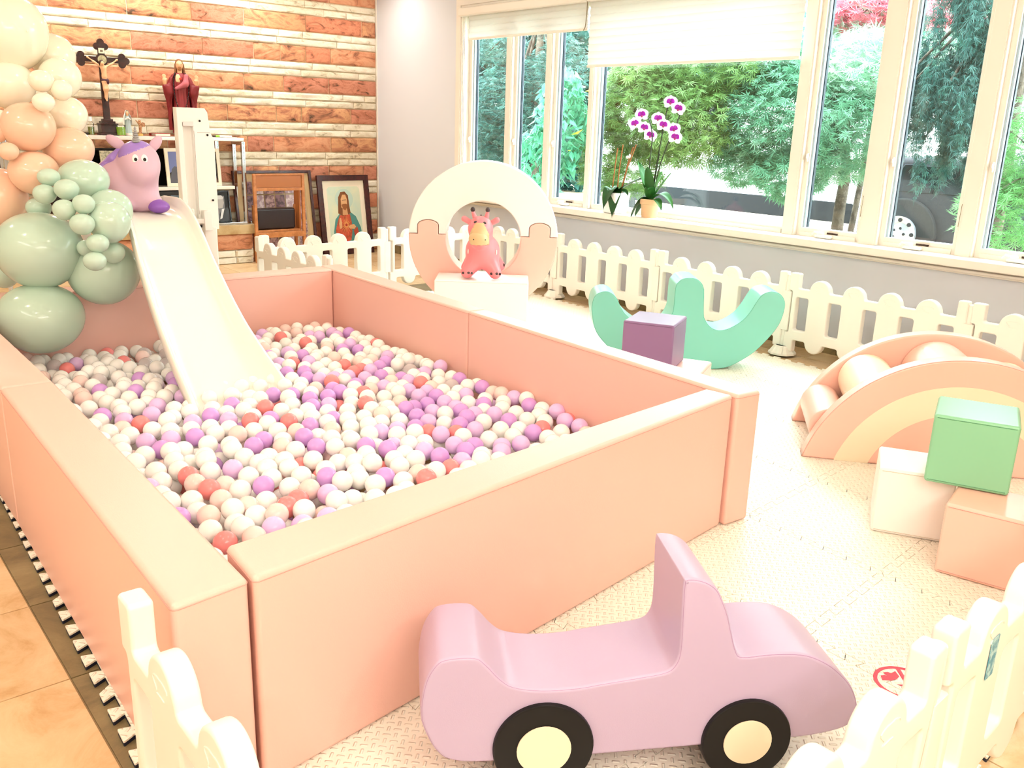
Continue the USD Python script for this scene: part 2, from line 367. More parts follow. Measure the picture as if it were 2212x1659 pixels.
OX0, OX1, OZ0, OZ1 = -7.74, -1.86, 0.80, 2.60
ww = obj('wall_window', join([box(XB, OX0, YW, YW + 0.18, 0, CEIL), box(OX1, XR, YW, YW + 0.18, 0, CEIL), box(OX0, OX1, YW, YW + 0.18, 0, OZ0 - 0.001), box(OX0, OX1, YW, YW + 0.18, OZ1, CEIL)]), WALLG, None, False, kind='structure')
tag(ww, 'grey painted wall below and beside the long window')
# stone wall
wb = struct('wall_back', 'rock-faced stone wall of red courses between paired pale courses')
obj('mortar', box(XB - 0.2, XB + 0.010, YF, YW, 0, CEIL), MORTAR, wb, False)
def stone(y0, y1, z0, z1, x, mats, parent, depth=0.03, seed=0, nm='stone', rot=False):
    nu, nv = 14, 6
    def f(u, v):
        v = 0.5 - 0.5 * math.cos(math.pi * v) if 0 < v < 1 else v
        e = min(u, 1 - u) * (y1 - y0); w = min(v, 1 - v) * (z1 - z0); k = min(1.0, min(e, w) / 0.007)
        y, z = y0 + u * (y1 - y0), z0 + v * (z1 - z0)
        d = depth * (0.6 + 0.4 * k) + 0.036 * k * (meshkit.fbm(np.array([y * 10, z * 22, seed * 3.7]), 3, seed) - 0.45)
        return (x + d, y, z)
    g, F = grid(f, nu, nv)
    per = [i for i in range(nu)] + [j * nu + nu - 1 for j in range(1, nv)] + [(nv - 1) * nu + i for i in range(nu - 2, -1, -1)] + [j * nu for j in range(nv - 2, 0, -1)]
    b = g[per].copy(); b[:, 0] = x - 0.004; n = len(g); P = np.array(per); q = np.arange(len(per)); q2 = (q + 1) % len(per)
    F = np.vstack([F, np.stack([P[q], n + q, n + q2], 1), np.stack([P[q], n + q2, P[q2]], 1)])
    obj(nm, (np.vstack([g, b]), F), mats[seed % len(mats)], parent, smooth=38)
def courses(ya, yb, zt, zb, x, parent, seed, nm='stone', top=2.893):
    rg = np.random.default_rng(seed); z = top; k = 0
    while z > zb:
        kind = k % 3; h = 0.163 if kind == 0 else 0.070
        z1, z0 = min(z, zt), max(z - h, zb)
        if z1 - z0 > 0.02:
            y = ya - rg.uniform(0, 0.35)
            while y < yb:
                L = rg.choice([0.30, 0.45, 0.55, 0.62, 0.70]) if kind == 0 else rg.choice([0.28, 0.45, 0.6, 0.72, 0.85])
                y0, y1 = max(y, ya), min(y + L, yb)
                if yb - y1 < 0.1: y1 = yb
                if y1 - y0 > 0.05 and not (nm == 'stone' and x == XB and y1 < 3.98 and z1 < 0.4):
                    stone(y0 + (0.005 if kind == 0 else 0.0025), y1 - (0.005 if kind == 0 else 0.0025), z0 + 0.0015, z1 - 0.0015, x, RED if kind == 0 else PALE, parent, seed=int(rg.integers(1000)), nm=nm)
                y = y1 if y1 == yb else y + L
        z -= h + (0.0045 if kind else 0.005); k += 1
courses(1.75, YW - 0.012, 2.90, 0.0, XB, wb, 11)
obj('corner_bead', box(XB, XB + 0.035, YW - 0.012, YW, 0, CEIL), TRIMW, wb, False)
# baseboard of brown tiles along the window wall
bb = struct('baseboard_window', 'low baseboard of dark brown tiles under the window wall')
for i in range(24):
    x0 = XB + 0.04 + i * 0.475
    obj('tile', rbox(x0 + 0.002, x0 + 0.473, YW - 0.012, YW, 0.0, 0.095, 0.002, 6), SLATE[i % 2], bb)
# ------------------------------------------------------------------ window
KG, KF = 5.85, 5.765
cas = struct('trim_1', 'white moulded casing around the long window')
obj('side_casing', join([box(-7.85, -7.745, YW - 0.022, YW, 0.70, 2.72), box(-7.83, -7.765, YW - 0.032, YW - 0.02, 0.70, 2.70), box(-7.745, -7.735, YW - 0.012, YW + 0.1, 0.80, 2.61)]), TRIMW, cas, False)
obj('head_casing', join([box(-7.85, -1.75, YW - 0.024, YW, 2.605, 2.72), box(-7.83, -1.77, YW - 0.034, YW - 0.02, 2.64, 2.70)]), TRIMW, cas, False)
obj('side_casing', box(-1.86, -1.75, YW - 0.022, YW, 0.70, 2.72), TRIMW, cas, False)
obj('head_jamb', box(OX0, OX1, YW, YW + 0.17, OZ1 - 0.02, OZ1), TRIMW, cas, False)
obj('jamb', box(OX0, OX0 + 0.012, YW, YW + 0.17, OZ0, OZ1), TRIMW, cas, False)
obj('jamb', box(OX1 - 0.012, OX1, YW, YW + 0.17, OZ0, OZ1), TRIMW, cas, False)
sl = struct('trim_2', 'white window sill with a rounded nose and a moulded apron')
obj('sill', rbox(-7.88, -1.72, 5.605, YW + 0.17, 0.748, 0.80, 0.008, 8), TRIMW, sl)
obj('apron', join([rbox(-7.84, -1.76, 5.70, YW, 0.700, 0.75, 0.006, 8), rbox(-7.85, -1.75, 5.675, YW, 0.712, 0.732, 0.008, 8)]), TRIMW, sl)
ALU = M('blue_grey_spacer', '#a9bfd0', 0.35, 0.5)
DARK = M('dark_gasket', '#22303f', 0.5)
BRONZE = M('bronze_plate', '#3a2418', 0.4)
# (front face of the mullion left of the pane ends here, pane from, pane to)
MULL = [(-7.09, -6.995), (-6.51, -6.42), (-5.93, -5.86), (-3.82, -3.715), (-3.21, -3.075), (-2.548, -2.44)]
for i, (a, b) in enumerate(MULL):
    t = struct('trim_%d' % (i + 3), 'white wooden mullion, number %d from the stone wall' % (i + 1))
    obj('post', rbox(a, b, KF, YW + 0.17, OZ0, OZ1 - 0.02, 0.004, 6), TRIMW, t)
    obj('bead', box(a + 0.012, b - 0.012, KF - 0.006, KF, OZ0, OZ1 - 0.02), TRIMW, t, False)
PANES = [(OX0 + 0.012, -7.09), (-6.995, -6.51), (-6.42, -5.93), (-5.86, -3.82), (-3.715, -3.21), (-3.075, -2.548), (-2.44, OX1 - 0.012)]
WL = ['narrow casement window next to the grey wall', 'narrow casement window, second from the grey wall', 'narrow casement window left of the big fixed pane',
      'big fixed window pane behind the orchids', 'casement window right of the big fixed pane', 'casement window with the dark spruce and a wheel outside', 'rightmost casement window']
for i, (a, b) in enumerate(PANES):
    w = struct('window_%d' % (i + 1), WL[i]); big = i == 3
    s = 0.022 if big else 0.034; y0, y1 = KF + 0.035, KG + 0.03; zb = 0.845 if big else 0.858
    lw = 0.05 if i == 0 else s
    obj('sash', join([box(a, a + lw, y0, y1, OZ0, OZ1 - 0.02), box(b - s, b, y0, y1, OZ0, OZ1 - 0.02), box(a + lw, b - s, y0, y1, OZ0, zb), box(a + lw, b - s, y0, y1, OZ1 - 0.08, OZ1 - 0.02),
         box(a + lw, b - s, y0 - 0.012, y0, OZ0, OZ0 + 0.03)]), TRIMW, w, False)
    obj('spacer', join([box(a + lw, a + lw + 0.014, KG - 0.03, KG + 0.028, zb, OZ1 - 0.08), box(b - s - 0.010, b - s, KG - 0.03, KG + 0.028, zb, OZ1 - 0.08)]), ALU, w, False)
    obj('gasket', box(a + lw + 0.014, a + lw + 0.020, KG - 0.004, KG + 0.02, zb, OZ1 - 0.08), DARK, w, False)
    obj('pane', box(a + lw - 0.004, b - s + 0.004, KG, KG + 0.004, zb - 0.004, OZ1 - 0.076), GLASS, w, False)
    obj('pane', box(a + lw - 0.004, b - s + 0.004, KG + 0.018, KG + 0.022, zb - 0.004, OZ1 - 0.076), GLASS, w, False)
    if not big:
        c = 0.5 * (a + b)
        cr = obj('crank', join([rbox(c - 0.075, c + 0.05, y0 - 0.05, y0 - 0.008, OZ0 + 0.002, OZ0 + 0.024, 0.008, 8), ell((c - 0.035, y0 - 0.03, OZ0 + 0.032), (0.026, 0.018, 0.016), 14),
                 tube([(c - 0.04, y0 - 0.03, OZ0 + 0.035), (c - 0.085, y0 - 0.035, OZ0 + 0.04), (c - 0.105, y0 - 0.03, OZ0 + 0.02)], 0.007, 8)]), WPLAST, w)
        obj('slot_plate', box(c + 0.0, c + 0.085, y0 - 0.0135, y0 - 0.011, OZ0 + 0.030, OZ0 + 0.043), BRONZE, w, False)
        obj('latch', join([rbox(a + lw - 0.014, a + lw - 0.004, y0 - 0.02, y0, 1.32, 1.38, 0.003, 6), box(a + lw - 0.012, a + lw - 0.006, y0 - 0.03, y0 - 0.02, 1.345, 1.37)]), TRIMW, w)
        if i >= 4:
            obj('pull_cord', tube([(b + 0.006, KF - 0.012, 1.12), (b + 0.004, KF - 0.016, 0.98)], 0.0018, 6), M('cord', '#8a7a60', 0.8), w)
            obj('cord_pull', ell((b + 0.004, KF - 0.017, 0.965), (0.009, 0.009, 0.014), 12), TRIMW, w)
# ------------------------------------------------------------------ blinds
SHADE = cloth_mat('blind_fabric', '#d8d4ce', 0.22)
def blind(label, x0, x1, z0, z1, y, vx0, vx1):
    t = thing('roller_blind', label, 'blind', (0.5 * (x0 + x1), y, z0), group=None); w = 0.5 * (x1 - x0); H = z1 - z0
    n = max(3, round(H / 0.058))
    def f(u, v):
        fr = (v * n) % 1.0
        return (-w + 2 * w * u, -0.010 * math.sin(math.pi * fr) ** 0.8 if 0 < fr < 1 else 0.0, 0.018 + v * (H - 0.018))
    g = grid(f, 2, n * 6 + 1)
    obj('fabric', g, SHADE, t, 60)
    obj('bottom_rail', rbox(-w - 0.004, w + 0.004, -0.016, 0.008, 0.0, 0.022, 0.006, 8), TRIMW, t)
    obj('valance', rbox(vx0 - 0.5 * (x0 + x1), vx1 - 0.5 * (x0 + x1), -0.06, 0.012, H - 0.012, H + 0.07, 0.02, 12), TRIMW, t)
    return t
b1 = blind('short white blind over the three narrow windows', -7.60, -5.905, 2.305, 2.54, 5.70, -7.73, -5.90)
obj('cord', tube(smoothline([(0.855, -0.03, 0.25), (0.853, -0.035, 0.10), (0.845, -0.035, 0.03), (0.82, -0.03, 0.0)]), 0.004, 6), M('cord', '#8a7a60', 0.8), b1)
b2 = blind('long white blind drawn halfway over the big window', -5.885, -3.785, 2.003, 2.54, 5.70, -5.896, -3.74)
for x, y in LAMPS:
    t = thing('ceiling_light', 'round recessed downlight in the white ceiling', 'light', (x, y, CEIL), group='ceiling downlights')
    obj('trim_ring', lathe([(0.075, -0.002), (0.105, -0.010), (0.112, 0.0), (0.075, 0.0), (0.075, -0.002)], 28), TRIMW, t)
    d = UsdLux.DiskLight.Define(stage, str(t.GetPath()) + '/lamp'); d.CreateRadiusAttr(0.074); d.CreateIntensityAttr(LAMP_POWER * (2.0 if x < -8.8 else 0.8 if x < -8 else 1.0)); d.CreateColorAttr(Gf.Vec3f(*LAMP_COLOR))
    d.AddTranslateOp().Set(Gf.Vec3d(0, 0, -0.012))

for nm, sel in (('added linear pendant lamp with six bulbs behind the viewer, for front fill', [b for b in BULBS if b[0] > 0]), ('linear pendant lamp with six bulbs over the beige tiles', [b for b in BULBS if b[0] < 0])):  # pendant behind the viewer is added to fill faces turned to the camera
    c = np.mean(sel, 0); t = thing('pendant_lamp', nm, 'light', (c[0], c[1], 0)); lo, hi = np.min(sel, 0) - c, np.max(sel, 0) - c
    obj('rail', rbox(lo[0] - 0.03, hi[0] + 0.03, lo[1] - 0.03, hi[1] + 0.03, 2.36, 2.385, 0.006, 6), CHROME, t)
    obj('cord', join([tf(cyl(0.006, 2.38, CEIL, 8), (k * hi[0] * 0.6, k * hi[1] * 0.6, 0)) for k in (-1, 1)]), CHROME, t)
    for b in sel:
        d = np.array(b) - c
        s = obj('socket', tf(cyl(0.018, 2.29, 2.362, 14, 0.003), (d[0], d[1], 0)), CHROME, t)
        l = UsdLux.SphereLight.Define(stage, numbered(str(t.GetPath()), 'bulb')); l.CreateRadiusAttr(0.045); l.CreateIntensityAttr(BULB_POWER * (1.0 if b[0] > 0 else 0.3)); l.CreateColorAttr(Gf.Vec3f(*LAMP_COLOR))
        l.AddTranslateOp().Set(Gf.Vec3d(d[0], d[1], 2.25))

# ------------------------------------------------------------------ puzzle mat
def mat_material():
    S = 1 / 0.023
    n = {'g': ('geometry', {}), 'sx': ('separate_xyz', {}), 'p': ('principled_bsdf', {'base_color': lin('#f9f1e0'), 'roughness': 0.36, 'specular_ior_level': 0.45}),
         'bp': ('bump', {'distance': 0.0024, 'strength': 1.0})}
    l = [('g.position', 'sx.vector')]
    def mth(k, t, a, b=None, c=None):
        inp = {'math_type': t}
        for q, x in zip(('value1', 'value2', 'value3'), (a, b, c)):
            if isinstance(x, (int, float)): inp[q] = float(x)
            elif x: l.append((x, '%s.%s' % (k, q)))
        n[k] = ('math', inp); return k + '.value'
    s = mth('s', 'add', 'sx.x', 'sx.y'); d = mth('d', 'subtract', 'sx.x', 'sx.y')
    u, v = mth('u', 'multiply', s, S * 0.7071), mth('v', 'multiply', d, S * 0.7071)
    iu, iv = mth('iu', 'floor', u), mth('iv', 'floor', v)
    fu, fv = mth('fu', 'fraction', u), mth('fv', 'fraction', v)
    fu, fv = mth('fu2', 'add', fu, -0.5), mth('fv2', 'add', fv, -0.5)
    par = mth('par', 'floored_modulo', mth('ii', 'add', iu, iv), 2.0)
    au, av = mth('au', 'absolute', fu), mth('av', 'absolute', fv)
    n['ma'] = ('mix_float', {}); n['mb'] = ('mix_float', {})
    l += [(par, 'ma.fac'), (au, 'ma.a'), (av, 'ma.b'), (par, 'mb.fac'), (av, 'mb.a'), (au, 'mb.b')]
    n['ra'] = ('map_range', {'range_type': 'smoothstep', 'from_min': 0.48, 'from_max': 0.30, 'to_min': 0.0, 'to_max': 1.0})
    n['rb'] = ('map_range', {'range_type': 'smoothstep', 'from_min': 0.20, 'from_max': 0.06, 'to_min': 0.0, 'to_max': 1.0})
    l += [('ma.result', 'ra.value'), ('mb.result', 'rb.value')]
    h = mth('h', 'multiply', 'ra.result', 'rb.result'); l += [(h, 'bp.height'), ('bp.normal', 'p.normal')]
    return usdkit.material(stage, '/World/Looks/cream_foam', n, l, surface='p.BSDF')
FOAM = mat_material(); NAVY = M('navy_foam', '#1b2236', 0.6)
MO, E1, E2, TS = np.array([-1.905, 2.885]), np.array([1.0, -0.04]), np.array([-0.095, 1.0]), 0.582
def mxy(a, b):
    b = b - 0.125 * min(max((-3.5 - b) / 0.4, 0.0), 1.0)
    return MO + a * TS * E1 + b * TS * E2
def in_poly(p, q): return Polygon(q).contains(Point(*p))
pm = thing('play_mat', 'floor mat of cream interlocking foam tiles with navy undersides', 'foam mat')
NT = 12
def edge(sgn):
    """teeth along one side, from 0 to 1: dovetail tabs and notches in turn"""
    o = []
    for k in range(NT):
        u = 0.028 if k % 2 == 0 else -0.028
        o += [(max(k / NT - 0.012, 0.02), u), (min((k + 1) / NT + 0.012, 0.98), u)]
    return o
def tilepoly(i, j):
    P = []; gp = 0.0008
    def side(A, B, nrm, sgn):
        for t, u in edge(sgn):
            P.append(np.array(A) + t * (np.array(B) - np.array(A)) + u * np.array(nrm))
    # corners kept square; neighbours get complementary teeth
    P.append(np.array((0, 0))); side((0, 0), (1, 0), (0, -1), 1)
    P.append(np.array((1, 0))); side((1, 0), (1, 1), (1, 0), 1)
    P.append(np.array((1, 1))); side((1, 1), (0, 1), (0, 1), 1)
    P.append(np.array((0, 1))); side((0, 1), (0, 0), (-1, 0), 1)
    q = Polygon([mxy(i + p[0], j + p[1]) for p in P]).buffer(-gp)
    return q.buffer(-0.003, quad_segs=2).buffer(0.003, quad_segs=2).simplify(0.0005)
pitin = [(-5.3, 0.6), (-1.9, 0.6), (-2.05, 2.8), (-5.3, 2.9)]
for i in range(-8, 2):
    for j in range(-4, 4):
        cs = [mxy(i + a, j + b) for a in (0, 1) for b in (0, 1)]
        if all(in_poly(c, pitin) for c in cs): continue
        q = tilepoly(i, j)
        if q.geom_type != 'Polygon': q = max(q.geoms, key=lambda g: g.area)
        top = prism(q, 0.0065, 0.0012, 2); base = prism(q.buffer(-0.0006), 0.0098)
        t = obj('mat_tile', tf(top, (0, 0, 0.0098)), FOAM, pm, 30)
        obj('underside', base, NAVY, t, False, 'navy underside showing at the edge')
ZM = 0.0164
# round warning mark printed on the mat
st = thing('floor_sticker', 'red round no-shoes mark printed on the foam mat', 'sticker', (-0.950, 2.288, ZM), 48)
REDP = M('red_print', '#d2304a', 0.5)
obj('ring', prism(Point(0, 0).buffer(0.080, 32).difference(Point(0, 0).buffer(0.069, 32)), 0.0006), REDP, st, False)
obj('bar', prism(sbox(0.004, -0.012, 0.016, 0.071), 0.0007), REDP, st, False)
obj('shoe', prism(Polygon([(-0.056, 0.008), (-0.053, 0.030), (-0.040, 0.034), (-0.034, 0.028), (-0.040, 0.046), (-0.026, 0.050), (-0.018, 0.044), (-0.002, 0.056), (0.0, 0.030), (-0.012, 0.016), (-0.030, 0.008)]), 0.0005), REDP, st, False)
obj('shoe', prism(Polygon([(-0.022, -0.010), (0.050, -0.006), (0.058, -0.018), (0.030, -0.032), (0.016, -0.030)]), 0.0005), REDP, st, False)

# ------------------------------------------------------------------ ball pit walls
ZP = 0.553
PITG = 'pink padded walls of the ball pit'
def pit_wall(label, quad, seams=()):
    cx, cy = np.mean(quad, 0)
    t = thing('ball_pit_wall', label, 'padded wall', (cx, cy, ZM), group=PITG)
    q = [(x - cx, y - cy) for x, y in quad]
    obj('cover', rquad(q, 0, ZP - ZM, 0.014, 14), PINK, t, 30)
    ring = np.array(Polygon(q).buffer(-0.0142, join_style=2).buffer(0.0142).exterior.coords)[:-1]
    obj('piping', tube([(x, y, ZP - ZM - 0.0135) for x, y in ring], 0.0014, 6, True), PINKSEAM, t, 60)
    for a, b in seams:
        obj('zip_seam', tube([(a[0] - cx, a[1] - cy, 0.012), (a[0] - cx, a[1] - cy, ZP - ZM - 0.02)], 0.0028, 6), PINKSEAM, t, 60)
pit_wall('pink padded wall across the near short side of the ball pit', [(-1.654, 0.688), (-1.922, 2.712), (-2.040, 2.695), (-1.838, 0.702)])
pit_wall('pink padded wall on the near left of the pit, beside the dark slate strip', [(-1.642, 0.509), (-1.662, 0.680), (-3.462, 0.723), (-3.462, 0.551)])
pit_wall('pink padded wall on the far left of the pit, under the sage balloons', [(-3.466, 0.551), (-3.466, 0.723), (-5.40, 0.735), (-5.40, 0.563)])
pit_wall('pink padded wall across the far end of the pit, under the slide', [(-5.235, 0.742), (-5.250, 2.842), (-5.420, 2.842), (-5.395, 0.742)])
pit_wall('pink padded wall on the far right of the pit, near the ring', [(-5.440, 2.850), (-3.690, 2.787), (-3.684, 2.904), (-5.432, 3.006)])
pit_wall('pink padded wall on the near right of the pit, its end next to the purple block', [(-3.686, 2.786), (-1.905, 2.718), (-1.896, 2.852), (-3.680, 2.903)])

